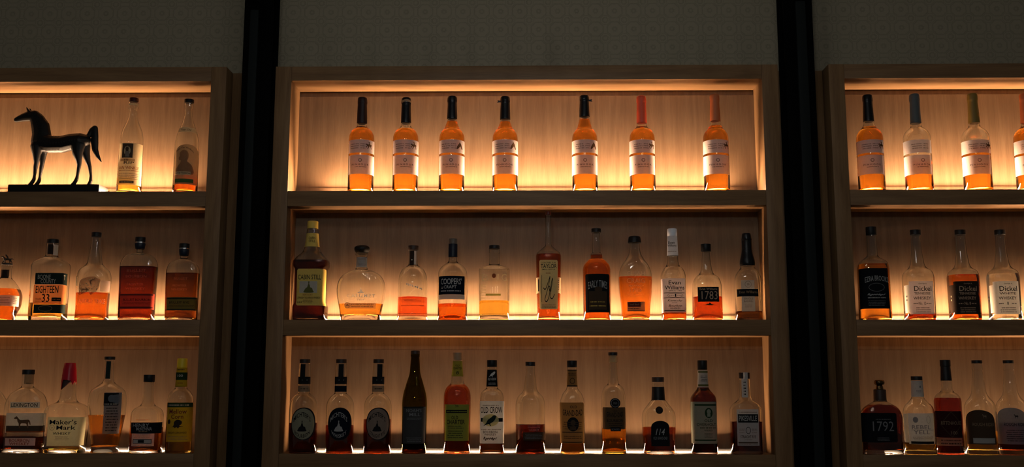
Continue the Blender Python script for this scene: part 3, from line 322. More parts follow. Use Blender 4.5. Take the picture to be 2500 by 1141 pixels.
 dict(x=-0.566, bay=2, prof=[(227.7, 20.9), (222.6, 22.1), (219.1, 20.9), (216.2, 17.7), (179.5, 18.0), (177.6, 19.6), (170.0, 21.4), (166.8, 37.8), (154.2, 63.0), (135.2, 77.1), (110.0, 82.7), (81.7, 81.3), (56.6, 75.6), (34.7, 70.8), (0.0, 66.4)], k=0.42, n=2.3, glass='clear', base=18, punt=4, R=12, caps=[(226.4, 251.9, 20.9, 22.2, 'blackwood', {'knob': 25.9})], labels=[('free', -42.8, 53.6, 63.1, 109.8, None, [('T', 'CALUMET', 5.6, 80.2, 93.3, 10.6, 'whiteprint', {'sp': 1.3}), ('T', 'Farm', 5.8, 67.8, 21.8, 6.8, 'whiteprint', {}), ('P', 'spire', 5.2, 97.9, 18.7, 17.4, 'whiteprint')], {}), ('rect', -41.8, 53.2, 37.7, 55.4, 'amberclear', [('T', 'BOURBON WHISKEY', 10.3, 50.7, 76.1, 5.6, 'inkbrown', {}), ('#', -26.2, 49.9, 40.8, 46.1, 1, 'inkbrown', {})], {}), ('oval', -49.9, -29.4, 38.3, 59.4, 'amberclear', [('O', -39.7, 48.9, 9.6, 9.9, 0.9, 'inkbrown'), ('P', 'racer', -39.7, 48.9, 11.2, 8.1, 'inkbrown')], {}), ('collar', -14.0, 21.2, 177.8, 211.5, 'silverpaper', [('#', -11.7, 19.7, 201.0, 207.3, 2, 'sepia2', {}), ('#', -11.2, 20.2, 183.7, 190.0, 2, 'sepia2', {})], {'nm': 'neck_label'})], label='round flat decanter with wide dark knob stopper and a little whiskey', liq=(54.8, 'amber2')),
 dict(x=-0.3923, bay=2, prof=[(236.9, 14.3), (229.7, 13.8), (186.1, 15.8), (180.5, 23.4), (173.4, 35.6), (152.9, 46.7), (127.5, 49.5), (31.2, 49.8), (0.0, 50.5)], k=1, n=2, glass='clear', base=20, punt=2, R=12, caps=[(236.6, 252.0, 17.3, 17.9, 'browncap', {})], labels=[('rect', -9.8, 4.4, 183.3, 233.0, 'inkbrown', [('O', -2.6, 202.7, 2.3, 2.3, 0.0, 'bone')], {'nm': 'neck_label'}), ('rect', 4.4, 11.0, 186.8, 233.0, 'greypaper', [], {'nm': 'neck_label'}), ('free', -40.2, 52.3, 89.9, 124.9, None, [('#', -16.6, 40.9, 112.4, 122.9, 1, 'whiteprint', {'slant': -17.4})], {}), ('free', -39.3, 53.0, 43.7, 69.9, None, [('T', 'WHISKEY', -2.0, 63.9, 42.4, 6.0, 'maroonink', {}), ('#', -38.1, 50.5, 57.9, 59.9, 1, 'maroonink', {}), ('#', -38.2, 50.4, 64.4, 65.9, 1, 'maroonink', {}), ('#', -36.6, 50.6, 44.5, 48.7, 1, 'maroonink', {})], {})], label='clear round bottle with brown disc cap and a third of red whiskey', liq=(76.7, 'red')),
 dict(x=-0.2583, bay=2, prof=[(214.1, 12.7), (210.3, 12.7), (198.8, 14.2), (192.4, 20.3), (188.0, 28.5), (180.4, 38.6), (165.6, 48.2), (137.5, 50.7), (0.0, 49.4)], k=1, n=2, glass='clear', base=6, punt=18, R=12, caps=[(257.2, 275.8, 14.5, 14.0, 'smokecap', {}), (213.1, 257.7, 15.3, 15.3, 'navy', {})], labels=[('rect', -44.2, 41.7, 83.2, 144.8, 'navyink', [('T', "COOPERS'", -2.4, 126.7, 74.9, 20.5, 'paleprint', {}), ('T', 'CRAFT', -5.2, 108.0, 43.7, 10.5, 'paleprint', {}), ('P', 'spire', -34.1, 107.2, 6.5, 8.5, 'paleprint'), ('#', -39.5, 33.3, 91.7, 97.7, 1, 'paleprint', {})], {}), ('rect', -43.8, 42.0, 67.3, 83.0, 'silverpaper', [], {})], label='bottle with navy block-letter label and navy capped neck on the centre middle shelf', liq=(53.9, 'copper')),
 dict(x=-0.1185, bay=2, prof=[(241.6, 18.3), (226.7, 18.3), (225.2, 17.0), (186.8, 18.0), (183.8, 24.9), (176.1, 45.7), (172.0, 51.5), (168.0, 52.0), (0.0, 50.4)], k=0.9, n=3.2, glass='clear', base=18, punt=2, R=6, caps=[(241.1, 252.4, 17.6, 17.8, 'black', {})], labels=[('free', -43.3, 45.4, 122.5, 155.1, None, [('T', 'B', -29.6, 140.0, 22.5, 23.7, 'etch', {}), ('T', 'I', 14.1, 140.0, 6.5, 23.7, 'etch', {}), ('T', 'G', 34.9, 140.0, 20.0, 25.0, 'etch', {}), ('O', 0.4, 145.1, 6.5, 7.5, 0.0, 'rust')], {}), ('free', -45.5, 47.9, 32.6, 122.5, None, [('#', -45.6, -24.4, 67.5, 117.5, 10, 'etch', {'solid': 1}), ('[]', -26.8, 23.0, 78.7, 85.5, 'goldprint')], {})], label='clear flat-shouldered bottle with pale golden whiskey, left of the cream tall label bottle', liq=(63.9, 'gold')),
 dict(x=0.0636, bay=2, prof=[(357.9, 9.5), (275.3, 9.5), (251.4, 10.5), (242.5, 21.0), (227.4, 38.6), (217.2, 42.6), (139.1, 41.1), (0.0, 37.5)], k=1, n=2.6, glass='clear', base=12, punt=2, R=12, caps=[(356.5, 369.6, 9.5, 9.5, 'maroon', {})], labels=[('rect', -42.5, 41.3, 88.8, 141.4, 'buff', [('[]', -39.9, -34.5, 94.8, 134.7, 'inkbrown'), ('#', 32.0, 38.0, 98.1, 134.7, 5, 'inkbrown', {})], {'wrap': 1}), ('round', -30.5, 29.4, 35.0, 198.3, 'buff2', [('T', 'COLONEL E.H.', -1.0, 189.3, 50.0, 5.0, 'ink', {}), ('T', 'TAYLOR', -0.0, 177.6, 53.3, 14.0, 'ink', {}), ('T', 'SMALL BATCH', -1.0, 166.5, 43.3, 4.3, 'ink', {}), ('#', -9.4, 6.2, 151.5, 156.5, 1, 'rust', {}), ('P', 'script', 0.4, 101.4, 36.6, 83.1, 'inkbrown'), ('[]', -23.9, -22.6, 58.2, 148.1, 'inkbrown'), ('#', -24.8, 24.4, 38.3, 50.9, 3, 'inkbrown', {})], {'lift': 0.5})], label='tall slim-necked bottle with a long cream vertical label reaching the shelf above', liq=(220.6, 'darkcopper')),
 dict(x=0.2249, bay=2, prof=[(296.3, 14.9), (293.6, 12.9), (227.2, 13.8), (223.1, 19.6), (206.8, 19.9), (202.7, 27.7), (186.4, 42.5), (172.8, 46.5), (0.0, 45.5)], k=1, n=2, glass='clear', base=6, punt=3, R=12, caps=[(295.6, 309.4, 16.3, 16.3, 'black', {})], labels=[('round', -38.8, 40.0, 23.8, 151.4, 'ink', [('T', 'EARLY TIMES', 0.9, 116.7, 68.0, 23.9, 'greyprint', {'arc': 6.6}), ('O', 2.4, 99.1, 12.6, 9.9, 0.0, 'umber'), ('[]', -31.1, 33.1, 32.7, 94.1, 'umber'), ('#', -23.9, 25.7, 55.9, 60.9, 1, 'mustard', {}), ('#', -27.3, 28.9, 42.7, 47.6, 1, 'mustard', {})], {})], label='full amber bottle with a large black label and white arched lettering', liq=(219.7, 'copper')),
 dict(x=0.3537, bay=2, prof=[(260.7, 16.2), (244.9, 16.8), (239.7, 17.4), (222.1, 20.8), (204.6, 30.6), (184.2, 46.2), (158.1, 55.0), (134.9, 56.1), (88.6, 53.7), (45.4, 48.2), (0.0, 46.4)], k=0.66, n=2.6, glass='clear', base=8, punt=2, R=12, caps=[(259.9, 282.7, 22.6, 20.3, 'black', {'round': 1})], labels=[('free', -33.4, 30.7, 119.6, 161.2, None, [('T', 'ELIJAH', 0.1, 151.7, 58.4, 16.5, 'emboss2', {}), ('T', 'CRAIG', -1.4, 129.6, 60.4, 17.1, 'emboss2', {})], {}), ('free', -31.3, 27.0, 73.8, 116.7, None, [('P', 'script2', -1.1, 112.4, 48.4, 6.8, 'emboss2'), ('T', '1789', -2.8, 97.5, 39.8, 12.8, 'emboss2', {}), ('#', -28.6, 24.0, 83.0, 85.2, 1, 'emboss2', {}), ('#', -25.9, 22.5, 76.7, 79.0, 1, 'emboss2', {})], {}), ('rect', -30.9, 26.7, 27.7, 59.6, 'tan', [('[]', -28.6, 12.6, 42.5, 57.9, 'maroonink'), ('T', 'Small Batch', -7.8, 50.5, 31.2, 5.7, 'tan', {}), ('#', -27.9, 10.4, 34.0, 39.1, 1, 'ink', {}), ('[]', -30.3, 25.8, 28.3, 30.0, 'ink')], {})], label='broad-shouldered flask with orange whiskey, black mushroom cap and embossed lettering', liq=(145.0, 'orange')),
 dict(x=0.4805, bay=2, prof=[(217.6, 18.5), (212.6, 17.9), (192.8, 19.0), (180.6, 23.6), (174.8, 30.0), (157.9, 39.1), (140.5, 40.8), (0.0, 39.5)], k=1, n=3.6, glass='clear', base=6, punt=4, R=12, caps=[(282.8, 308.1, 16.5, 16.2, 'whitecap', {'ribs': 1}), (216.7, 283.4, 19.0, 16.5, 'whitepaper', {'nm': 'neck_label'})], labels=[('rect', -44.2, 34.7, 23.5, 136.2, 'pinkpaper2', [('T', 'Evan', -0.7, 122.5, 40.3, 13.1, 'ink', {}), ('T', 'Williams', -1.1, 106.3, 64.7, 13.1, 'ink', {}), ('T', 'SINCE 1783', -0.2, 95.7, 42.6, 4.0, 'ink', {}), ('[]', -40.0, 32.6, 87.7, 89.4, 'sepia'), ('[]', -40.4, 32.2, 71.2, 72.9, 'sepia'), ('O', 0.4, 80.3, 26.1, 7.7, 1.1, 'sepia'), ('T', '1', 0.9, 80.3, 4.5, 9.6, 'ink', {}), ('#', -20.9, -4.5, 78.0, 82.0, 1, 'sepia', {}), ('#', 6.0, 22.2, 78.0, 82.0, 1, 'sepia', {}), ('T', 'Kentucky', -0.9, 62.1, 48.7, 8.5, 'sepia', {'it': 1}), ('#', -11.5, 6.9, 54.2, 57.0, 1, 'sepia', {}), ('T', 'Bourbon', -0.4, 45.9, 44.2, 8.5, 'sepia', {'it': 1}), ('T', 'WHISKEY', -0.6, 37.1, 34.5, 5.7, 'sepia', {}), ('[]', -37.5, 31.2, 28.0, 31.4, 'sepia')], {}), ('free', -25.7, 14.6, 242.8, 266.1, None, [('T', 'Evan', -6.0, 259.4, 21.9, 8.6, 'ink', {}), ('T', 'Williams', -4.5, 249.8, 30.5, 7.5, 'ink', {}), ('#', -21.9, 11.1, 227.7, 231.2, 1, 'sepia2', {})], {'oncap': 19.0})], label='square bottle with white cap, white neck sleeve and pinkish-white label', liq=(29.5, 'copper')),
 dict(x=0.5922, bay=2, prof=[(232.0, 13.0), (227.7, 12.4), (189.8, 15.5), (163.7, 20.1), (154.4, 24.7), (143.4, 38.8), (123.1, 47.4), (100.0, 48.2), (0.0, 49.1)], k=0.85, n=3, glass='clear', base=6, punt=4, R=12, caps=[(231.5, 256.3, 16.7, 16.7, 'black', {'ribs': 1})], labels=[('rect', -36.2, 32.6, 59.1, 108.1, 'ink', [('T', 'Evan Williams', -1.7, 101.2, 58.1, 7.4, 'peachprint', {}), ('T', '1783', 1.4, 80.4, 52.4, 27.2, 'peachprint', {'thin': 1})], {}), ('free', -24.3, 29.4, 44.9, 56.3, None, [('P', 'spire', 1.2, 52.0, 42.4, 8.5, 'inkbrown')], {})], label='half-full bottle with a black label bearing large numerals 1783', liq=(77.5, 'redcopper')),
 dict(x=0.7297, bay=2, prof=[(183.8, 23.0), (175.1, 24.1), (169.3, 27.6), (160.6, 35.0), (146.1, 42.5), (117.2, 44.4), (0.0, 43.3)], k=0.8, n=2.6, glass='clear', base=7, punt=4, R=12, caps=[(268.4, 292.7, 17.3, 15.0, 'blackwax', {'round': 1}), (235.6, 268.9, 17.3, 16.7, 'blackwax', {}), (182.1, 236.2, 25.3, 17.3, 'blackwax', {'bell': 1})], labels=[('rect', -29.1, 13.4, 27.8, 130.9, 'smokepaper', [('O', -7.2, 117.2, 10.8, 10.8, 1.1, 'sepia2'), ('T', 'SB', -7.2, 117.2, 8.5, 6.2, 'sepia2', {}), ('T', 'SINGLE', -7.3, 69.5, 29.7, 6.2, 'sepia2', {}), ('T', 'BARREL', -7.6, 61.0, 29.7, 5.7, 'sepia2', {}), ('#', -20.9, 6.0, 39.7, 51.0, 3, 'sepia2', {})], {}), ('rect', -41.2, 26.2, 77.2, 101.7, 'ink', [('T', 'Evan Williams', -7.2, 91.7, 60.1, 8.5, 'tan', {})], {'lift': 0.5})], label='bottle with tall flared black wax neck and a black band across its label', liq=(29.5, 'amber')),
 dict(x=-0.7478, bay=3, prof=[(292.9, 17.5), (286.7, 17.8), (249.2, 19.6), (197.8, 19.2), (192.9, 20.5), (182.5, 34.1), (164.2, 44.9), (139.9, 46.4), (55.1, 45.9), (0.0, 43.7)], k=1, n=2, glass='clear', base=8, punt=10, R=12, caps=[(292.3, 305.8, 17.5, 17.5, 'browncap2', {})], labels=[('oval', -30.8, 43.6, 42.9, 148.1, 'ink', [], {}), ('oval', -28.0, 40.9, 45.9, 144.5, 'sagepaper', [('T', "MICHTER'S", 5.7, 119.9, 56.4, 15.3, 'ink', {'arc': 19.1}), ('T', 'BOURBON', 7.5, 60.8, 50.2, 11.6, 'ink', {'arc': -14.1}), ('P', 'still', 6.6, 88.5, 26.8, 33.5, 'ink')], {'lift': 0.25}), ('collar', -13.1, 26.4, 223.4, 247.8, 'ink', [('O', -3.0, 236.8, 1.1, 1.1, 0.0, 'greyprint'), ('O', 12.5, 236.8, 1.1, 1.1, 0.0, 'greyprint')], {'nm': 'neck_label'}), ('rect', -10.3, 5.8, 247.2, 289.4, 'ink', [], {'nm': 'neck_strip'}), ('collar', -12.9, 25.7, 198.5, 217.9, 'tan2', [('#', -9.9, 17.0, 205.5, 211.5, 1, 'ink', {})], {'nm': 'neck_label'})], label='black-stoppered bottle with a pale sage oval label', liq=(97.4, 'vdark'), group='oval-label bottles'),
 dict(x=-0.6263, bay=3, prof=[(292.9, 17.4), (286.8, 17.7), (249.3, 19.6), (197.9, 19.2), (193.0, 20.5), (182.6, 34.1), (164.3, 44.9), (140.0, 46.4), (55.3, 45.9), (0.0, 43.6)], k=1, n=2, glass='clear', base=8, punt=10, R=12, caps=[(292.3, 305.9, 17.4, 17.4, 'browncap2', {})], labels=[('oval', -32.5, 41.8, 43.1, 148.2, 'ink', [], {}), ('oval', -29.7, 39.1, 46.1, 144.6, 'navyink', [('T', "MICHTER'S", 4.0, 120.1, 56.4, 15.2, 'greyprint', {'arc': 19.1}), ('T', 'WHISKEY', 5.5, 61.0, 50.1, 11.5, 'greyprint', {'arc': -14.1}), ('P', 'still', 4.8, 88.7, 26.8, 33.5, 'greyprint')], {'lift': 0.25}), ('collar', -12.6, 26.9, 223.5, 247.9, 'ink', [('O', -2.4, 236.9, 1.1, 1.1, 0.0, 'greyprint'), ('O', 13.0, 236.9, 1.1, 1.1, 0.0, 'greyprint')], {'nm': 'neck_label'}), ('rect', -5.3, 10.8, 247.3, 289.5, 'ink', [], {'nm': 'neck_strip'}), ('collar', -12.5, 26.0, 198.6, 218.0, 'navyink', [('#', -9.4, 17.4, 205.6, 211.6, 1, 'ink', {})], {'nm': 'neck_label'})], label='black-stoppered bottle with a dark navy oval label', liq=(90.0, 'dark'), group='oval-label bottles'),
 dict(x=-0.502, bay=3, prof=[(293.0, 17.4), (286.9, 17.7), (249.4, 19.5), (198.0, 19.2), (193.1, 20.4), (182.8, 34.0), (164.5, 44.8), (140.2, 46.3), (55.5, 45.8), (0.0, 43.6)], k=1, n=2, glass='clear', base=8, punt=10, R=12, caps=[(292.4, 305.9, 17.4, 17.4, 'browncap2', {})], labels=[('oval', -31.5, 42.7, 43.3, 148.4, 'ink', [], {}), ('oval', -28.8, 39.9, 46.3, 144.8, 'pinkbrown', [('T', "MICHTER'S", 5.1, 120.2, 56.3, 15.2, 'ink', {'arc': 19.1}), ('T', 'STRAIGHT RYE', 6.3, 61.2, 50.1, 11.5, 'ink', {'arc': -14.1}), ('P', 'still', 5.7, 88.9, 26.7, 33.4, 'ink')], {'lift': 0.25}), ('collar', -12.0, 27.4, 223.6, 248.0, 'ink', [('O', -1.9, 237.0, 1.1, 1.1, 0.0, 'greyprint'), ('O', 13.5, 237.0, 1.1, 1.1, 0.0, 'greyprint')], {'nm': 'neck_label'}), ('rect', -1.4, 14.6, 247.4, 289.5, 'ink', [], {'nm': 'neck_strip'}), ('collar', -12.1, 26.4, 198.7, 218.1, 'tan2', [('#', -9.0, 17.8, 205.7, 211.8, 1, 'ink', {})], {'nm': 'neck_label'})], label='black-stoppered bottle with a pinkish oval label', liq=(109.8, 'dark'), group='oval-label bottles'),
 dict(x=-0.3805, bay=3, prof=[(322.6, 15.1), (313.9, 14.7), (311.9, 14.1), (257.7, 17.7), (224.7, 28.3), (191.8, 37.9), (165.6, 41.2), (0.0, 39.6)], k=1, n=2, glass='olive', base=6, punt=14, R=12, caps=[(321.9, 334.5, 15.1, 15.1, 'browncap', {})], labels=[('rect', -34.5, 38.2, 32.3, 150.6, 'charcoal', [('[]', -34.7, 36.2, 146.7, 150.0, 'ink'), ('T', "NOAH'S", 2.5, 138.7, 52.5, 11.2, 'slate2', {}), ('T', 'MILL', 6.0, 125.8, 36.1, 10.5, 'slate2', {}), ('#', -25.0, 30.8, 108.0, 116.1, 2, 'slate2', {}), ('#', -23.9, 31.6, 35.8, 53.4, 3, 'slate2', {})], {})], label='olive-green wine-shaped bottle with sloping shoulders and dark label', liq=(124.7, 'vdark')),
 dict(x=-0.2396, bay=3, prof=[(304.0, 14.7), (247.9, 19.3), (231.4, 20.6), (224.1, 24.0), (214.9, 35.3), (198.5, 43.2), (178.8, 45.2), (0.0, 42.9)], k=1, n=2, glass='clear', base=8, punt=4, R=12, caps=[(302.1, 327.9, 15.7, 15.7, 'tancap', {})], labels=[('rect', -38.3, 40.2, 41.6, 158.3, 'limepaper', [('[]', -38.0, 38.6, 130.9, 140.5, 'ink'), ('#', -34.7, 37.3, 132.8, 138.0, 1, 'limepaper', {}), ('P', 'horse', 1.2, 153.4, 13.1, 11.8, 'olivegreen'), ('T', 'OLD', -4.4, 116.4, 21.6, 11.1, 'ink', {}), ('T', 'CHARTER', -2.3, 101.9, 62.7, 14.4, 'ink', {}), ('#', -30.9, 24.6, 79.4, 91.6, 2, 'inkgreen', {}), ('#', -30.7, 24.7, 49.0, 76.2, 4, 'inkgreen', {})], {}), ('collar', -15.2, 21.4, 249.0, 299.7, 'limepaper2', [('T', 'OLD', 1.3, 285.2, 13.3, 6.0, 'ink', {}), ('T', 'CHARTER', 1.4, 275.9, 30.5, 8.0, 'ink', {}), ('T', '8', 1.6, 260.8, 8.6, 10.6, 'inkgreen', {})], {'nm': 'neck_label'})], label='full red-amber bottle with lime green label and neck band', liq=(222.2, 'redcopper')),
 dict(x=-0.1249, bay=3, prof=[(282.3, 16.0), (274.3, 15.3), (215.0, 18.3), (209.8, 20.6), (198.6, 35.2), (178.9, 40.5), (0.0, 39.5)], k=0.9, n=3.2, glass='clear', base=6, punt=4, R=12, caps=[(280.9, 303.1, 16.7, 16.7, 'black', {'ribs': 1})], labels=[('round', -38.3, 40.2, 33.2, 169.0, 'whitelabel', [('[]', -37.7, 39.6, 102.5, 114.7, 'ink'), ('O', -3.0, 107.6, 26.8, 19.6, 0.0, 'paleyellow2'), ('P', 'crow', -4.0, 105.7, 44.2, 36.0, 'inkgreen'), ('#', -28.8, 23.7, 152.8, 157.6, 1, 'sepia2', {}), ('T', 'OLD CROW', -0.5, 140.5, 72.1, 20.3, 'ink', {}), ('#', -34.3, 33.7, 75.5, 80.0, 1, 'sepia2', {}), ('T', 'BOURBON', -3.8, 69.7, 45.7, 7.8, 'sepia', {}), ('T', 'WHISKEY', -3.8, 61.7, 38.5, 6.5, 'sepia', {}), ('P', 'script2', -3.7, 48.9, 42.4, 13.1, 'sepia')], {}), ('collar', -16.9, 17.9, 216.3, 271.4, 'ink', [('P', 'crow', 1.3, 256.0, 23.2, 18.6, 'whiteprint2'), ('T', 'OLD CROW', 0.7, 240.6, 30.5, 8.6, 'whiteprint2', {}), ('#', -13.4, 15.7, 221.6, 229.7, 2, 'greyprint', {})], {'nm': 'neck_label'})], label='clear bottle with a white label showing a crow in an oval', liq=(31.9, 'copper')),
 dict(x=0.002, bay=3, prof=[(284.9, 15.7), (263.9, 14.8), (238.5, 18.6), (206.8, 22.4), (196.7, 28.1), (184.7, 41.6), (165.8, 48.5), (146.9, 49.5), (0.0, 47.6)], k=1, n=2, glass='clear', base=7, punt=12, R=12, caps=[(284.0, 297.3, 16.1, 16.1, 'black', {})], labels=[('rect', -23.4, 46.7, 44.0, 69.9, 'umber', [('#', -19.7, 43.0, 47.4, 65.9, 4, 'slate2', {})], {}), ('free', -22.8, 46.3, 73.0, 116.8, None, [('T', 'WHISKEY', 11.7, 76.7, 34.5, 7.5, 'slate2', {}), ('#', -10.2, 33.7, 82.2, 92.1, 2, 'slate2', {})], {})], label='clear bottle with black cap, dark whiskey at the bottom third and no upper label', liq=(95.0, 'vdark')),
 dict(x=0.1399, bay=3, prof=[(281.2, 15.7), (267.2, 14.7), (216.4, 17.6), (206.9, 20.4), (194.3, 31.9), (172.2, 39.9), (159.6, 41.4), (0.0, 40.2)], k=1, n=2, glass='clear', base=7, punt=4, R=12, caps=[(280.2, 301.9, 16.3, 16.4, 'black', {'ribs': 1})], labels=[('round', -40.5, 36.8, 34.0, 164.6, 'browngold', [('T', 'OLD', 2.0, 150.9, 22.0, 8.8, 'ink', {}), ('T', 'GRAND-DAD', -0.7, 131.7, 70.8, 19.5, 'ink', {'arc': -3.2}), ('O', 0.3, 95.1, 19.5, 22.6, 0.0, 'ink'), ('O', 0.3, 99.8, 8.2, 9.4, 0.0, 'umber'), ('[]', -9.8, 10.2, 76.6, 90.5, 'umber'), ('#', -36.5, 32.6, 76.6, 105.0, 4, 'umber', {}), ('[]', -38.8, 34.6, 68.6, 71.0, 'ink'), ('#', -35.2, 32.3, 47.3, 59.6, 2, 'ink', {}), ('[]', -39.0, 34.3, 36.5, 39.0, 'ink')], {}), ('collar', -17.9, 16.5, 216.4, 271.4, 'browngold', [('[]', -20.2, 21.3, 268.2, 271.4, 'ink'), ('#', -15.5, 15.4, 251.1, 262.2, 2, 'ink', {}), ('O', 0.2, 234.7, 8.3, 9.6, 1.6, 'ink'), ('[]', -20.7, 20.7, 216.4, 220.2, 'ink')], {'nm': 'neck_label'})], label='bottle with brown-gold label covering its front and matching neck label', liq=(39.0, 'amber')),
 dict(x=0.2756, bay=3, prof=[(319.5, 14.8), (297.5, 14.7), (295.2, 12.8), (248.2, 14.4), (224.1, 17.9), (216.6, 29.4), (200.8, 38.3), (178.7, 41.4), (0.0, 39.8)], k=1, n=2, glass='clear', base=6, punt=16, R=12, caps=[(318.8, 329.0, 15.1, 15.4, 'black', {})], labels=[('round', -37.3, 36.8, 79.3, 149.9, 'darkbrownpaper', [('T', 'OLD', 1.1, 138.7, 13.8, 6.3, 'ink', {}), ('T', 'GRAND-DAD', 0.9, 126.3, 56.5, 15.1, 'ink', {'arc': -2.6}), ('T', 'BOURBON', 0.6, 107.1, 54.9, 9.4, 'ink', {}), ('#', -23.1, 27.1, 83.0, 100.0, 3, 'ink', {})], {}), ('oval', -14.7, 18.7, 147.4, 179.1, 'ink', [('O', 2.0, 163.2, 13.2, 13.2, 1.6, 'slate2'), ('T', 'OGD', 2.0, 163.2, 12.6, 7.6, 'slate2', {})], {'lift': 0.4}), ('rect', -13.8, 19.1, 73.1, 85.4, 'ink', [('T', 'BONDED', 2.5, 79.3, 25.1, 5.6, 'slate2', {})], {'lift': 0.4})], label='tall clear bottle with round medallion above a dark brown label', liq=(82.6, 'amber'), extra='cork'),
 dict(x=0.4227, bay=3, prof=[(232.4, 19.7), (215.9, 20.0), (173.1, 22.1), (167.9, 27.6), (153.4, 38.6), (135.3, 52.6), (117.1, 55.6), (87.0, 54.9), (0.0, 50.2)], k=0.8, n=2.5, glass='clear', base=10, punt=4, R=12, caps=[(231.1, 247.6, 20.3, 20.3, 'browncap', {}), (172.8, 215.9, 22.4, 20.3, 'black', {'nm': 'neck_sleeve'})], labels=[('arch', -30.1, 29.1, 25.9, 107.1, 'ink', [('T', '114', -1.1, 71.5, 30.1, 19.9, 'greyprint', {'it': 1}), ('T', 'OLD GRAND-DAD', -0.7, 51.6, 45.1, 9.0, 'slate2', {})], {}), ('oval', -14.8, 9.3, 128.8, 152.6, 'inkbrown', [('O', -2.7, 140.8, 9.1, 9.1, 0.9, 'ink')], {})], label='stout bottle with black arched label numbered 114 and black neck sleeve', liq=(85.2, 'redcopper')),
 dict(x=0.5704, bay=3, prof=[(273.3, 15.4), (214.2, 17.8), (207.5, 21.4), (189.9, 35.2), (180.8, 40.7), (162.6, 41.9), (0.0, 41.0)], k=0.95, n=3, glass='clear', base=6, punt=4, R=12, caps=[(271.5, 302.7, 16.0, 16.0, 'black', {'ribs': 1})], labels=[('round', -42.1, 38.1, 33.6, 167.7, 'sagegreen', [('[]', -35.2, 37.3, 154.9, 160.3, 'darkgreen'), ('[]', -38.1, 34.1, 42.8, 47.2, 'darkgreen'), ('O', 10.0, 131.9, 12.7, 16.3, 0.0, 'darkgreen'), ('O', 10.2, 136.4, 6.6, 7.8, 0.0, 'sagegreen'), ('[]', 4.7, 15.3, 120.0, 129.8, 'sagegreen'), ('T', 'OLD', 8.8, 107.2, 27.1, 8.4, 'darkgreen', {}), ('T', 'OVERHOLT', 2.4, 94.7, 63.3, 9.0, 'darkgreen', {}), ('#', -19.0, 32.2, 81.3, 87.2, 1, 'darkgreen', {}), ('T', 'WHISKEY', 7.9, 76.2, 28.6, 5.4, 'darkgreen', {}), ('#', -7.6, 22.5, 51.6, 67.9, 4, 'darkgreen', {})], {}), ('collar', -17.1, 19.5, 214.2, 270.0, 'greypaper', [('[]', -19.5, 24.0, 261.5, 267.0, 'olivegreen'), ('[]', -20.9, 22.4, 217.8, 223.9, 'olivegreen'), ('#', -9.5, 14.1, 232.4, 253.6, 4, 'ink', {})], {'nm': 'neck_label'})], label='dark full bottle with a grey-green portrait label and black cap', liq=(213.6, 'vdark')),
 dict(x=0.7075, bay=3, prof=[(243.5, 16.9), (184.0, 18.3), (174.9, 23.2), (156.8, 42.7), (144.1, 50.0), (135.6, 50.6), (0.0, 50.0)], k=0.75, n=3.5, glass='clear', base=10, punt=4, R=12, caps=[(242.3, 262.4, 17.5, 17.8, 'browncap2', {})], labels=[('rect', -35.9, 33.9, 27.8, 144.0, 'greypaper2', [('[]', -32.6, 32.5, 101.3, 128.1, 'ink'), ('T', 'PIKESVILLE', -0.6, 115.0, 57.2, 16.9, 'greypaper2', {}), ('#', -27.7, 29.6, 132.0, 136.5, 1, 'sepia2', {}), ('O', -1.0, 76.4, 8.4, 10.8, 1.5, 'ink'), ('#', -29.6, -11.6, 68.1, 82.9, 3, 'sepia2', {}), ('#', 9.5, 27.5, 68.1, 82.9, 3, 'sepia2', {}), ('T', 'STRAIGHT RYE', -1.7, 56.2, 49.6, 9.6, 'sepia', {}), ('#', -14.0, 11.5, 45.0, 48.8, 1, 'sepia2', {}), ('[]', -33.2, 28.6, 35.5, 39.6, 'sepia'), ('#', -33.4, 28.4, 30.8, 34.0, 1, 'sepia2', {})], {}), ('rect', -12.6, 5.7, 181.8, 242.8, 'greypaper2', [('#', -7.5, 0.7, 187.2, 235.5, 5, 'ink', {})], {'nm': 'neck_strip'})], label='clear bottle with white framed label and white strip over its stopper', liq=(104.0, 'vdark'), extra='strip'),
 dict(x=1.1473, bay=2, prof=[(286.7, 15.5), (278.8, 15.5), (214.9, 17.5), (208.3, 25.2), (194.3, 42.6), (173.8, 47.8), (0.0, 49.1)], k=0.9, n=3.6, glass='clear', base=5, punt=4, R=12, caps=[(285.5, 313.3, 17.1, 17.1, 'black', {'ribs': 1})], labels=[('rect', -58.0, 34.5, 35.8, 169.5, 'inkblack', [('T', 'EZRA BROOKS', -4.1, 134.3, 75.9, 17.6, 'greyprint', {'arc': 6.4}), ('O', -5.6, 106.1, 25.5, 14.0, 1.2, 'slate2'), ('P', 'script2', -6.8, 81.9, 55.8, 8.8, 'greyprint'), ('#', -35.2, 22.5, 68.7, 75.1, 1, 'greyprint', {}), ('#', -36.1, 21.6, 43.8, 63.9, 4, 'slate2', {})], {})], label='square-shouldered bottle with a big black label on the right middle shelf', liq=(186.1, 'amber')),
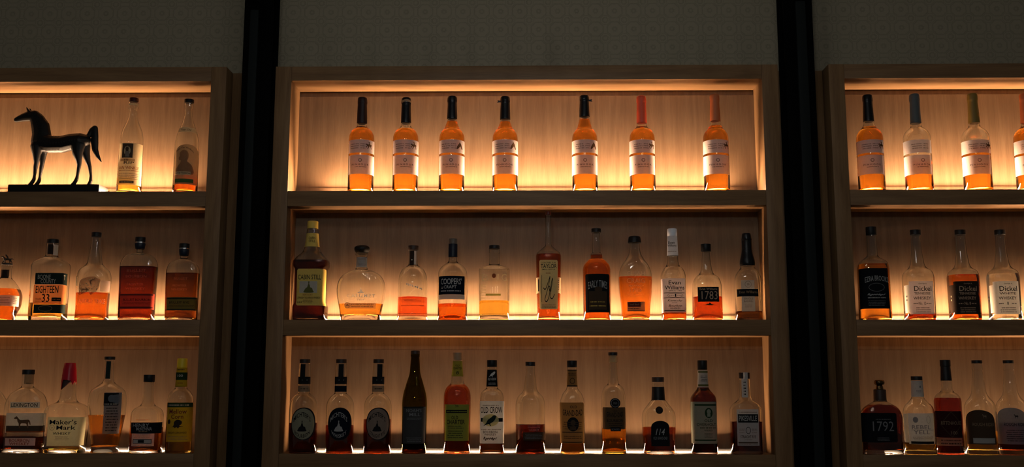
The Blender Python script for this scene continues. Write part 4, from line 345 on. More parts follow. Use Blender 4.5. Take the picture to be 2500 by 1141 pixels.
 dict(x=1.2947, bay=2, prof=[(287.3, 15.5), (276.5, 15.0), (231.1, 17.0), (185.9, 23.1), (173.6, 29.1), (160.5, 42.9), (144.9, 47.7), (0.0, 46.6)], k=0.95, n=3.2, glass='clear', base=5, punt=4, R=12, caps=[(286.1, 303.0, 17.1, 17.1, 'black', {})], labels=[('rect', -60.1, -41.8, 23.7, 115.1, 'bone', [('#', -57.5, -48.8, 59.7, 83.8, 2, 'sepia', {})], {}), ('rect', -42.4, 32.3, 17.7, 126.0, 'pinkpaper2', [('T', 'George A.', -2.3, 117.9, 27.9, 5.6, 'sepia', {'arc': 1.2}), ('T', 'Dickel', -2.5, 101.8, 55.7, 16.7, 'sepia', {}), ('T', 'TENNESSEE', -5.0, 85.8, 51.7, 7.6, 'sepia', {}), ('T', 'WHISKEY', -5.9, 70.5, 55.7, 10.3, 'sepia', {}), ('T', 'No. 12', -6.9, 53.3, 23.8, 9.5, 'sepia', {}), ('#', -34.0, -20.1, 50.1, 54.9, 1, 'sepia', {}), ('#', 5.8, 22.5, 50.1, 54.9, 1, 'sepia', {}), ('#', -31.2, 20.4, 21.7, 41.7, 3, 'sepia', {})], {'lift': 0.3})], label='long-necked bottle with a pinkish-cream label between the black-label bottles', liq=(20.9, 'redcopper'), group='long-neck whiskey trio'),
 dict(x=1.4437, bay=2, prof=[(287.0, 15.4), (276.3, 15.0), (230.9, 17.0), (185.7, 23.0), (173.4, 29.1), (160.3, 42.8), (144.8, 47.6), (0.0, 46.5)], k=0.95, n=3.2, glass='clear', base=5, punt=4, R=12, caps=[(285.8, 302.8, 17.1, 17.1, 'black', {})], labels=[('rect', -61.5, -43.2, 23.6, 115.0, 'inkbrown', [('#', -58.9, -50.2, 59.6, 83.7, 2, 'peachprint', {})], {}), ('rect', -43.8, 30.8, 17.7, 125.9, 'inkbrown', [('T', 'George A.', -3.5, 117.8, 27.9, 5.6, 'peachprint', {'arc': 1.2}), ('T', 'Dickel', -3.8, 101.7, 55.7, 16.7, 'peachprint', {}), ('T', 'TENNESSEE', -6.4, 85.7, 51.6, 7.5, 'peachprint', {}), ('T', 'WHISKEY', -7.4, 70.4, 55.6, 10.3, 'peachprint', {}), ('T', 'No. 8', -8.5, 53.2, 19.8, 9.5, 'peachprint', {}), ('#', -35.5, -21.6, 50.0, 54.8, 1, 'peachprint', {}), ('#', 4.1, 20.8, 50.0, 54.8, 1, 'peachprint', {}), ('#', -32.9, 18.6, 21.6, 41.6, 3, 'peachprint', {})], {'lift': 0.3})], label='long-necked bottle with a dark brown label and orange whiskey', liq=(149.7, 'copper'), group='long-neck whiskey trio'),
 dict(x=1.5759, bay=2, prof=[(286.8, 15.4), (276.1, 15.0), (230.7, 17.0), (185.6, 23.0), (173.3, 29.1), (160.2, 42.7), (144.7, 47.6), (0.0, 46.5)], k=0.95, n=3.2, glass='clear', base=5, punt=4, R=12, caps=[(285.6, 302.5, 17.0, 17.0, 'black', {})], labels=[('rect', -62.8, -44.5, 23.6, 114.9, 'bone', [('#', -60.2, -51.5, 59.5, 83.6, 2, 'ink', {})], {}), ('rect', -45.1, 29.4, 17.6, 125.8, 'whitelabel', [('T', 'George A.', -4.6, 117.7, 27.8, 5.6, 'ink', {'arc': 1.2}), ('T', 'Dickel', -4.9, 101.6, 55.6, 16.7, 'ink', {}), ('T', 'WHITE', -7.7, 85.6, 51.6, 7.5, 'ink', {}), ('T', 'WHISKEY', -8.7, 70.4, 55.5, 10.3, 'ink', {}), ('T', '1', -10.0, 53.1, 3.2, 9.5, 'ink', {}), ('#', -37.0, -23.1, 49.9, 54.7, 1, 'ink', {}), ('#', 2.7, 19.3, 49.9, 54.7, 1, 'ink', {}), ('#', -34.4, 17.0, 21.6, 41.6, 3, 'ink', {})], {'lift': 0.3})], label='long-necked bottle with a white label and clear spirit at the right edge', liq=(152.8, 'water'), group='long-neck whiskey trio'),
 dict(x=1.1484, bay=3, prof=[(209.1, 16.4), (206.5, 19.0), (172.6, 19.9), (168.9, 22.1), (160.1, 38.5), (147.6, 55.5), (128.8, 65.5), (110.1, 67.1), (47.9, 65.3), (0.0, 65.3)], k=0.5, n=3, glass='clear', base=14, punt=3, R=12, caps=[(219.1, 238.7, 10.1, 11.4, 'darkgold', {'knob': 16.5}), (206.5, 219.8, 12.7, 10.8, 'darkgold', {}), (171.4, 207.2, 20.2, 19.6, 'browncap', {'nm': 'collar'})], labels=[('round', -74.4, 39.3, 38.5, 132.7, 'inkblack', [('T', '1792', -5.0, 90.1, 67.0, 31.2, 'slate2', {'thin': 1}), ('#', -28.8, 19.6, 110.5, 114.2, 1, 'slate2', {}), ('#', -27.3, 13.1, 43.4, 55.7, 3, 'slate2', {})], {})], label='broad dark decanter with faceted knob stopper and black label numbered 1792', liq=(157.6, 'vdark')),
 dict(x=1.271, bay=3, prof=[(238.8, 17.7), (185.3, 19.6), (178.4, 20.8), (166.5, 30.9), (154.0, 44.1), (135.2, 49.7), (0.0, 49.7)], k=1, n=2, glass='clear', base=16, punt=3, R=12, caps=[(237.8, 250.8, 18.0, 18.0, 'black', {})], labels=[('rect', -63.1, -44.5, 38.3, 130.2, 'bone', [], {}), ('rect', -43.9, 33.4, 33.7, 131.8, 'greypaper2', [('O', -28.1, 111.2, 8.1, 9.3, 0.0, 'slate'), ('O', 12.3, 111.8, 6.8, 12.4, 0.9, 'slate'), ('T', 'REBEL', -10.8, 87.8, 58.8, 12.4, 'slate', {}), ('T', 'YELL', -10.2, 71.9, 51.0, 11.8, 'slate', {}), ('[]', -42.3, 32.0, 78.6, 79.6, 'slate'), ('#', -40.6, 28.9, 45.9, 61.2, 4, 'sepia2', {}), ('[]', -45.8, 30.2, 34.6, 42.9, 'ink')], {}), ('collar', -28.2, 11.1, 184.2, 236.4, 'greypaper2', [('#', -10.0, 7.3, 194.8, 207.3, 3, 'slate', {}), ('O', 2.8, 216.7, 2.5, 3.8, 0.0, 'slate')], {'nm': 'neck_label'})], label='nearly empty clear bottle with grey-white label and white neck label', liq=(36.9, 'gold')),
 dict(x=1.3674, bay=3, prof=[(238.8, 17.1), (207.4, 17.4), (200.5, 20.8), (191.7, 34.7), (176.0, 42.5), (0.0, 42.5)], k=1, n=2, glass='clear', base=6, punt=4, R=12, caps=[(283.0, 304.3, 16.5, 16.5, 'black', {}), (236.6, 283.0, 17.4, 15.2, 'black', {'nm': 'neck_sleeve'})], labels=[('rect', -50.4, 28.7, 54.6, 138.8, 'maroonblack', [('P', 'diamond', -7.9, 96.3, 71.3, 83.7, 'umber'), ('T', 'RITTENHOUSE', -7.6, 100.9, 64.5, 11.2, 'tan2', {}), ('T', '100', -0.9, 69.9, 18.6, 10.5, 'tan2', {}), ('O', -0.9, 68.7, 13.9, 11.8, 0.9, 'umber')], {}), ('rect', -50.6, 25.8, 28.3, 54.0, 'tan2', [('#', -43.5, 23.0, 42.7, 48.8, 1, 'inkbrown', {}), ('#', -44.1, 22.3, 32.0, 39.6, 1, 'inkbrown', {})], {})], label='dark red whiskey bottle with black sleeve and diamond on its dark label', liq=(180.7, 'darkred')),
 dict(x=1.471, bay=3, prof=[(293.9, 16.5), (272.0, 16.4), (269.8, 14.9), (220.0, 20.8), (198.1, 22.7), (182.4, 30.2), (166.7, 44.0), (148.0, 49.4), (110.5, 48.6), (0.0, 48.6)], k=1, n=2, glass='clear', base=18, punt=4, R=12, caps=[(293.2, 303.3, 16.5, 16.5, 'black', {})], labels=[('arch', -50.5, 27.7, 33.7, 142.8, 'umber', [('P', 'horse', -8.1, 122.8, 13.6, 12.4, 'tan2'), ('T', 'ROUGH RIDER', -10.7, 96.7, 68.6, 10.5, 'tan2', {}), ('[]', -46.2, 23.5, 37.1, 53.2, 'greypaper')], {})], label="clear bottle with arched dark brown label, right cabinet's bottom shelf", liq=(75.7, 'gold'), group='arched-label pair'),
 dict(x=1.5734, bay=3, prof=[(293.9, 16.4), (272.1, 16.4), (269.9, 14.8), (220.1, 20.8), (198.2, 22.7), (182.5, 30.2), (166.8, 44.0), (148.1, 49.3), (110.7, 48.6), (0.0, 48.6)], k=1, n=2, glass='clear', base=18, punt=4, R=12, caps=[(293.3, 303.4, 16.4, 16.4, 'black', {})], labels=[('arch', -51.3, 26.9, 33.9, 150.3, 'slate', [('P', 'horse', -9.0, 122.9, 13.6, 12.4, 'ink'), ('T', 'ROUGH RIDER', -11.7, 96.8, 68.6, 10.5, 'ink', {}), ('#', -42.6, 19.1, 41.8, 81.5, 6, 'ink', {})], {})], label="clear bottle with arched blue-grey label at the photo's right edge", liq=(100.7, 'dark'), group='arched-label pair'),
]

YA = .046
NS = 44
def fillet(pr, R):
    """pr bottom->top (z, a); rounds the corners"""
    out = [pr[0]]
    for i in range(1, len(pr)-1):
        p0, p1, p2 = [Vector((p[1], p[0])) for p in pr[i-1:i+2]]
        l1, l2 = (p0-p1).length, (p2-p1).length
        if l1 < .2 or l2 < .2: out.append(pr[i]); continue
        if (p1-p0).normalized().dot((p2-p1).normalized()) > .9995: out.append(pr[i]); continue
        d = min(R, l1*.48, l2*.48)
        a, b = p1+(p0-p1)*(d/l1), p1+(p2-p1)*(d/l2)
        for k in range(5):
            s = k/4; q = a*(1-s)**2+p1*2*s*(1-s)+b*s*s
            out.append((q.y, q.x))
    out.append(pr[-1])
    return out
class Form:
    """the outer form of a bottle in millimetres: lofted superellipses"""
    def __init__(s, b):
        pr = sorted(b['prof'])
        s.A = max(a for z, a in pr); s.k = b['k']; s.N = b['n']
        a0 = pr[0][1]
        pr = [(0, a0-2.5), (.6, a0-1.0), (2.5, a0)] + [p for p in pr[1:] if p[0] > 6]
        s.pr = pr[:3]+fillet(pr[2:], b['R'])[1:]
        s.top = s.pr[-1][0]
        s.cache = {}
    def a(s, z):
        pr = s.pr
        if z <= pr[0][0]: return pr[0][1]
        for (z0, a0), (z1, a1) in zip(pr, pr[1:]):
            if z <= z1: return a0+(a1-a0)*((z-z0)/(z1-z0) if z1 > z0 else 0)
        return pr[-1][1]
    def bn(s, a):
        kb = s.k*s.A
        b = a if a < kb*.8 else min(a, kb*.8+(kb*.2)*math.tanh((a-kb*.8)/(kb*.2)) if s.k < .999 else a)
        x = max(0, min(1, (a/s.A-.55)/.3)); x = x*x*(3-2*x)
        return b, 2+(s.N-2)*x
    def ring(s, a, off=0., n=NS):
        b, e = s.bn(a); A, Bq = max(a+off, .6), max(b+off, .6); r = []
        for i in range(n):
            t = 2*pi*i/n; sn, cs = sin(t), cos(t)
            r.append((A*math.copysign(abs(sn)**(2/e), sn), -Bq*math.copysign(abs(cs)**(2/e), cs)))
        return r
    def arc(s, a):
        key = round(a*4)
        if key not in s.cache:
            p = s.ring(a, 0, 160)[:81]; L = [0.]
            for q, w in zip(p, p[1:]): L.append(L[-1]+math.hypot(w[0]-q[0], w[1]-q[1]))
            s.cache[key] = (p, L)
        return s.cache[key]
    def s_of_x(s, x, z):
        p, L = s.arc(s.a(z)); ax = abs(x)
        q = len(p)//2
        for i in range(q):
            if p[i+1][0] >= ax:
                f = (ax-p[i][0])/max(1e-6, p[i+1][0]-p[i][0]); return math.copysign(L[i]+f*(L[i+1]-L[i]), x)
        return math.copysign(L[q], x)
    def surf(s, z, sv, off, a=None):
        p, L = s.arc(s.a(z) if a is None else a); v = min(abs(sv), L[-1]*.999); lo = 0
        lo_, hi_ = 0, len(L)-1
        while hi_-lo_ > 1:
            m = (lo_+hi_)//2
            if L[m] <= v: lo_ = m
            else: hi_ = m
        i = lo_; f = (v-L[i])/max(1e-6, L[i+1]-L[i])
        x = p[i][0]+f*(p[i+1][0]-p[i][0]); y = p[i][1]+f*(p[i+1][1]-p[i][1])
        tx, ty = p[i+1][0]-p[i][0], p[i+1][1]-p[i][1]; l = math.hypot(tx, ty) or 1
        nx, ny = ty/l, -tx/l
        x += nx*off; y += ny*off
        return (math.copysign(x, sv) if sv else 0 if abs(x) < 1e-6 else x, y, z)
def loft(rings, cap0=True, cap1=True, flip=False):
    """rings: list of (list of xy, z); mm -> m"""
    V, F = [], []; n = len(rings[0][0])
    for r, z in rings: V += [(x/1000, y/1000, z/1000) for x, y in r]
    for j in range(len(rings)-1):
        for i in range(n):
            k = (i+1) % n; F.append((j*n+i, j*n+k, (j+1)*n+k, (j+1)*n+i))
    if cap0: F.append(tuple(range(n))[::-1])
    if cap1: F.append(tuple((len(rings)-1)*n+i for i in range(n)))
    if flip: F = [f[::-1] for f in F]
    return V, F
def inner_rings(fm, t, base, punt, z1):
    zs = [base+.0]+[z for z, a in fm.pr if base+1.5 < z < z1-.5]+[z1]
    R = []
    a0 = fm.a(base)
    for q in (.12, .35, .6, .82):                      # raised bottom (punt)
        R.append(([(x*q, y*q) for x, y in fm.ring(a0, -t)], base+punt*(1-q*q)))
    R.append(([(x*.96, y*.96) for x, y in fm.ring(a0, -t)], base+.2))
    for z in zs:
        zz = base+1.2 if z == base else z
        R.append((fm.ring(fm.a(zz), -t), zz))
    return R
def lathe(name, prof, m, parent, n=40, mod=None):
    """prof bottom->top (z, r) in mm"""
    rings = []
    for z, r in prof:
        rg = []
        for i in range(n):
            th = 2*pi*i/n; rr, zz = r, z
            rg.append((rr*sin(th), -rr*cos(th)))
        rings.append((rg, z))
    V, F = loft(rings)
    if mod: V = [mod(v, i // n, i % n, n) for i, v in enumerate(V)]
    return obj(name, V, F, m, parent, 35)

TEXT = {}
def text_mesh(s, style):
    key = (s, tuple(sorted(style.items())))
    if key in TEXT: return TEXT[key]
    cu = bpy.data.curves.new('t', 'FONT'); cu.body = s; cu.resolution_u = 2; cu.space_character = style.get('sp', 1.0)
    cu.offset = -.004 if style.get('thin') else .008
    if style.get('it'): cu.shear = .3
    o = bpy.data.objects.new('t', cu); COL.objects.link(o)
    me = bpy.data.meshes.new_from_object(o.evaluated_get(bpy.context.evaluated_depsgraph_get()))
    V = [tuple(v.co) for v in me.vertices]; F = [tuple(p.vertices) for p in me.polygons]
    bpy.data.objects.remove(o); bpy.data.curves.remove(cu); bpy.data.meshes.remove(me)
    x0, x1 = min(v[0] for v in V), max(v[0] for v in V); y0, y1 = min(v[1] for v in V), max(v[1] for v in V)
    V = [((x-x0)/(x1-x0)-.5, (y-y0)/(y1-y0)-.5) for x, y, *_ in V]
    TEXT[key] = (V, F); return TEXT[key]

def catmull(pts, n=4, closed=True):
    out = []; m = len(pts)
    for i in range(m if closed else m-1):
        g = (lambda j: pts[j % m]) if closed else (lambda j: pts[max(0, min(m-1, j))])
        p0, p1, p2, p3 = g(i-1), g(i), g(i+1), g(i+2)
        for k in range(n):
            t = k/n; out.append(tuple(.5*((2*b)+(-a+c)*t+(2*a-5*b+4*c-d)*t*t+(-a+3*b-3*c+d)*t**3) for a, b, c, d in zip(p0, p1, p2, p3)))
    if not closed: out.append(pts[-1])
    return out
# small printed silhouettes, unit box centred on the origin, z up
ART = dict(
 racer=[[(-.5, .05), (-.42, .22), (-.30, .20), (-.18, .12), (-.05, .18), (-.02, .34), (-.10, .44), (-.02, .5), (.08, .46), (.10, .32), (.16, .20), (.30, .14), (.42, .12), (.5, -.12), (.44, -.06), (.36, -.02), (.38, -.22), (.46, -.42), (.36, -.48), (.28, -.26), (.16, -.12), (0, -.14), (-.06, -.30), (-.18, -.48), (-.26, -.46), (-.16, -.26), (-.20, -.10), (-.32, -.16), (-.40, -.34), (-.46, -.30), (-.38, -.06), (-.28, 0), (-.36, .06)]],
 head=[[(-.5, -.5), (-.38, -.1), (-.1, .3), (.0, .5), (.08, .34), (.22, .2), (.34, -.1), (.5, -.5), (.3, -.5), (.12, -.14), (.02, -.18), (-.1, -.3), (-.3, -.5)]],
 horse=[[(-.5, .34), (-.40, .46), (-.34, .5), (-.2, .28), (-.1, .18), (.2, .2), (.38, .2), (.46, .05), (.5, -.25), (.44, -.2), (.38, .0), (.36, -.2), (.38, -.5), (.30, -.5), (.26, -.18), (.1, -.12), (-.08, -.16), (-.1, -.5), (-.18, -.5), (-.2, -.14), (-.28, .05), (-.32, .26), (-.44, .26)]],
 bison=[[(-.5, .05), (-.42, .3), (-.22, .42), (.02, .48), (.22, .5), (.36, .40), (.5, .34), (.46, .12), (.44, -.1), (.36, -.3), (.22, -.42), (.1, -.5), (.02, -.34), (-.12, -.38), (-.3, -.46), (-.46, -.5), (-.48, -.3)]],
 bust=[[(-.5, -.5), (-.42, -.22), (-.24, -.06), (-.2, .06), (-.3, .08), (-.34, .16), (-.28, .24), (-.28, .38), (-.1, .5), (.1, .47), (.2, .34), (.2, .16), (.14, .04), (.3, -.06), (.46, -.2), (.5, -.5)]],
 kettle=[[(-.5, -.36), (-.30, -.30), (-.22, -.06), (-.2, .25), (-.02, .5), (.2, .48), (.36, .3), (.34, 0), (.2, -.2), (.5, -.26), (.2, -.34), (.12, -.5), (0, -.36), (-.14, -.46), (-.2, -.36)]],
 still=[[(-.06, .5), (.06, .5), (.04, .3), (.12, .12), (.16, -.02), (.36, -.1), (.44, -.3), (.5, -.5), (-.5, -.5), (-.46, -.3), (-.34, -.12), (-.18, -.02), (-.12, .12), (-.05, .3)]],
 spire=[[(-.5, -.5), (.5, -.5), (.5, -.36), (.26, -.30), (.24, -.08), (.10, .0), (.03, .5), (-.03, .5), (-.10, .0), (-.24, -.08), (-.26, -.30), (-.5, -.36)]],
 crow=[[(-.5, -.46), (-.3, -.2), (-.18, .08), (.08, .32), (.2, .46), (.36, .5), (.44, .40), (.5, .36), (.42, .32), (.36, .12), (.2, -.1), (0, -.26), (.06, -.44), (-.02, -.44), (-.08, -.3), (-.26, -.34)]],
 horn=[[(-.5, .1), (-.3, .4), (.1, .5), (.5, .3), (.2, .34), (-.1, .25), (-.25, -.1), (-.1, -.5), (-.4, -.3)]],
 none=[])
def stroke(pts, w):
    pts = catmull(pts, 5, False); L, R = [], []
    for i, p in enumerate(pts):
        a, b = pts[max(0, i-1)], pts[min(len(pts)-1, i+1)]; dx, dy = b[0]-a[0], b[1]-a[1]; l = math.hypot(dx, dy) or 1
        L.append((p[0]-dy/l*w, p[1]+dx/l*w)); R.append((p[0]+dy/l*w, p[1]-dx/l*w))
    n = len(pts); return L+R, [(i, i+1, n+i+1, n+i) for i in range(n-1)]
def art_mesh(nm):
    if nm == 'script': return stroke([(-.5, .05), (-.3, .0), (.0, .36), (.1, .5), (.0, .2), (-.3, -.3), (-.36, -.44), (-.2, -.5), (.0, -.3), (.1, .05), (.0, .1), (.1, -.1), (.24, .3), (.34, .42), (.2, .0), (.1, -.3), (.3, -.38), (.5, -.2)], .022)
    if nm == 'script2': return stroke([(-.5, -.2), (-.42, .45), (-.36, -.5), (-.26, .2), (-.2, -.2), (-.12, .2), (-.05, -.2), (.03, .25), (.1, -.2), (.18, .3), (.22, -.45), (.3, .15), (.38, -.15), (.5, .3)], .03)
    if nm == 'diamond':
        V, F = [], []
        for q, w in ((.5, .455),):
            for r in (q, w): V += [(0, r), (r, 0), (0, -r), (-r, 0)]
        return V, [(i, (i+1) % 4, 4+(i+1) % 4, 4+i) for i in range(4)]
    V, F = [], []
    for poly in ART[nm]:
        pts = catmull(poly, 3); tr = geometry.tessellate_polygon([[Vector((x, y, 0)) for x, y in pts]])
        F += [tuple(len(V)+i for i in f) for f in tr]; V += pts
    return V, F
def flat_items(items, seed):
    """printed items as flat meshes in (s, z) mm, gathered per colour"""
    rnd = random.Random(seed); acc = []
    def add(col, V, F):
        if not acc or acc[-1][0] != col: acc.append((col, [], []))
        _, v, f = acc[-1]; n = len(v); v += V; f += [tuple(i+n for i in q) for q in F]
    for it in items:
        if it[0] == 'T':
            _, s, x, z, w, h, col, o = it
            V, F = text_mesh(s, {k: v for k, v in o.items() if k in ('sp', 'thin', 'it')}); arc = o.get('arc', 0)
            add(col, [(x+u*w, z+v*h-arc*((2*u)**2)*1.0+arc*.33) for u, v in V], F)
        elif it[0] == 'P':
            _, nm, x, z, w, h, col = it; V, F = art_mesh(nm)
            if V: add(col, [(x+u*w, z+v*h) for u, v in V], F)
        elif it[0] == 'O':
            _, x, z, rx, rz, th, col = it; n = 28
            if th < .05: add(col, [(x+rx*cos(2*pi*i/n), z+rz*sin(2*pi*i/n)) for i in range(n)], [tuple(range(n))])
            else: add(col, [(x+(rx-q*th)*cos(2*pi*i/n), z+(rz-q*th)*sin(2*pi*i/n)) for q in (0, 1) for i in range(n)], [(i, (i+1) % n, n+(i+1) % n, n+i) for i in range(n)])
        elif it[0] == '[]':
            _, x0, x1, z0, z1, col = it; add(col, [(x0, z0), (x1, z0), (x1, z1), (x0, z1)], [(0, 1, 2, 3)])
        elif it[0] == '#':
            _, x0, x1, z0, z1, n, col, o = it; p = (z1-z0)/n; h = p*(.62 if n < 2 else .42); sl = o.get('slant', 0)/1.0
            for r in range(n):
                zc = z1-p*(r+.5); x = x0+(0 if n == 1 else rnd.uniform(0, .10)*(x1-x0)); xe = x1-(0 if n == 1 else rnd.uniform(0, .10)*(x1-x0))
                if o.get('solid'): ws = [(x, xe)]
                else:
                    ws = []; g = max(.35, h*.30)
                    while x < xe-.6:
                        w = min(xe-x, max(.5, h*rnd.choice((.55, .7, .6, .8)))); ws.append((x, x+w)); x += w+(g if rnd.random() < .8 else g*2.6)
                for a, b in ws:
                    dz = sl*((a-x0)/max(1, x1-x0)); hh = h*rnd.choice((1, 1, .8)); add(col, [(a, zc-hh/2+dz), (b, zc-hh/2+dz), (b, zc+hh/2+dz), (a, zc+hh/2+dz)], [(0, 1, 2, 3)])
    return acc
def make_print(fm, items, off, parent, seed, sref, arad=None):
    for li, (col, V, F) in enumerate(flat_items(items, seed)):
        bm = bmesh.new(); vs = [bm.verts.new((x, 0, z)) for x, z in V]
        for f in F:
            try: bm.faces.new([vs[i] for i in f])
            except ValueError: pass
        xs = [v.co.x for v in bm.verts]; x0, x1 = min(xs), max(xs); step = 5.0
        k = math.floor(x0/step)+1
        while k*step < x1:
            bmesh.ops.bisect_plane(bm, geom=bm.verts[:]+bm.edges[:]+bm.faces[:], plane_co=(k*step, 0, 0), plane_no=(1, 0, 0)); k += 1
        zs = [v.co.z for v in bm.verts]
        for v in bm.verts:
            z = v.co.z; s = v.co.x+sref(v.co.x)
            p = fm.surf(z, s, off+li*.12, arad); v.co = Vector(p)/1000
        bmesh.ops.recalc_face_normals(bm, faces=bm.faces[:])
        me = bpy.data.meshes.new('print'); bm.to_mesh(me); bm.free()
        wrap('print', me, col, parent, 180, False)
def make_label(fm, spec, root, seed):
    shape, x0, x1, z0, z1, col, items, o = spec
    zm = (z0+z1)/2; arad = None
    lift = .35+o.get('lift', 0)
    if 'oncap' in o: arad = o['oncap']; lift = .8
    if shape == 'collar':
        x0, x1 = -1e3, 1e3
    def S(x):
        a = fm.a(zm)
        p, L = fm.arc(a); q = L[len(L)//2]
        if abs(x) >= .965*a: return math.copysign(q*(1.12 if o.get('wrap') or shape == 'collar' else 1.0), x)
        return fm.s_of_x(x, zm)
    s0, s1 = S(x0), S(x1); xc = (max(x0, -fm.a(zm))+min(x1, fm.a(zm)))/2; sc = S(xc) if arad is None else xc
    sref = lambda x: sc-xc                                      # print keeps its size and is centred on the label
    if shape == 'free':
        h = empty('print_group', (0, 0, 0)) if False else None
        make_print(fm, items, lift, root, seed, sref, arad); return
    if shape == 'oval': z0, z1, s0, s1 = z0, z1, s0, s1
    n = 28; m = max(3, min(14, int((z1-z0)/6)+1)); V, F = [], []
    w = (s1-s0)/2
    for i in range(n+1):
        t = -1+2*i/n
        if shape == 'oval': t = sin(t*pi/2)
        s = (s0+s1)/2+w*t; lo, hi = z0, z1
        if shape == 'oval':
            hh = (z1-z0)/2*sqrt(max(0, 1-t*t)); lo, hi = zm-hh-.01, zm+hh+.01
        elif shape == 'arch':
            rise = min(w*.72, (z1-z0)*.45); hi = z1-rise+rise*sqrt(max(0, 1-t*t))
        elif shape == 'round':
            rr = 4.5; d = w*(1-abs(t))
            if d < rr: c = rr-sqrt(max(0, rr*rr-(rr-d)**2)); lo, hi = z0+c, z1-c
        for j in range(m+1):
            z = lo+(hi-lo)*j/m; V.append(tuple(c/1000 for c in fm.surf(z, s, lift)))
    for i in range(n):
        for j in range(m):
            a = i*(m+1)+j; F.append((a, a+m+1, a+m+2, a+1))
    nm = o.get('nm', 'label')
    lb = obj(nm, V, F, col, root, 180)
    if items: make_print(fm, items, lift+.35, lb, seed, sref)
    return lb

def make_cap(c, root, seed, fm):
    z0, z1, r0, r1, m, o = c
    if m == 'olive': m = 'olivecap'
    nm = o.get('nm', 'cap'); h = z1-z0
    if 'knob' in o:
        K = o['knob']; pr = [(z0, r0*.8), (z0+h*.12, r0), (z0+h*.30, K*.93), (z0+h*.50, K), (z0+h*.72, K*.99), (z0+h*.90, K*.88), (z1, K*.70)]
        return lathe('stopper', catmull(pr, 4, False), m, root)
    if o.get('capsule'):
        rnd = random.Random(seed)
        pr = [(z0, r0*1.0), (z0+h*.03, r0*1.02), (z0+h*.25, r0*.985), (z0+h*.55, r0*.93), (z0+h*.72, r0*.90), (z0+h*.78, r0*.96), (z0+h*.88, r0*.95), (z0+h*.955, r0*.90), (z0+h*.985, r0*.80), (z1, r0*.60)]
        pr = catmull(pr, 3, False); ph = [rnd.uniform(0, 6) for _ in range(4)]
        def md(v, j, i, n):
            t = 2*pi*i/n; q = 1+.012*sin(2*t+ph[0]+j*.3)+.010*sin(3*t+ph[1]-j*.5); dz = .0008*sin(2*t+ph[2]) if j < 3 else 0
            return (v[0]*q, v[1]*q, v[2]+dz)
        return lathe('capsule', pr, m, root, mod=md)
    if o.get('bell'):
        pr = catmull([(z0, r0*.94), (z0+h*.12, r0*1.0), (z0+h*.35, r0*.97), (z0+h*.75, r1*1.12), (z1, r1)], 4, False); return lathe('wax_seal', pr, m, root)
    if o.get('drip'):
        pr = [(z0, r0)]+[(z0+h*q, r0+(r1-r0)*q) for q in (.15, .3, .45, .6, .8, 1)]
        def md(v, j, i, n):
            t = i/n; f = max(0, 1-j/5.0)
            d = 14*math.exp(-((t-.97) % 1-0)**2/.0006)+0
            dr = 0
            for c0, ln, wd in ((.885, 44, .022), (.80, 12, .03), (.145, 20, .028), (.07, 3, .03), (.24, 10, .04), (.36, 20, .03), (.55, 12, .05), (.68, 26, .03)):
                u = abs((t-c0+.5) % 1-.5); dr += ln*math.exp(-(u/wd)**2)
            dd = dr*f*.8; rq = 1+(.6+.05*max(0, dd))/r0; return (v[0]*rq, v[1]*rq, v[2]-dd/1000)
        return lathe('wax_drips', pr, m, root, n=144, mod=md)
    e = min(1.2, h*.12)
    if o.get('round'): pr = [(z0, r0*.97), (z0+e, r0), (z0+h*.55, r0+(r1-r0)*.55), (z0+h*.80, r1*.99), (z0+h*.93, r1*.93), (z1, r1*.78)]
    else: pr = [(z0, r0-.4), (z0+e*.4, r0), (z1-e, r1), (z1-e*.3, r1-.35*e), (z1, r1-e)]
    md = None
    if o.get('ribs'):
        def md(v, j, i, n): q = 1-.018*(i % 2) if j in (1, 2) else 1; return (v[0]*q, v[1]*q, v[2])
    return lathe(nm, pr, m, root, n=72 if md else 40, mod=md)

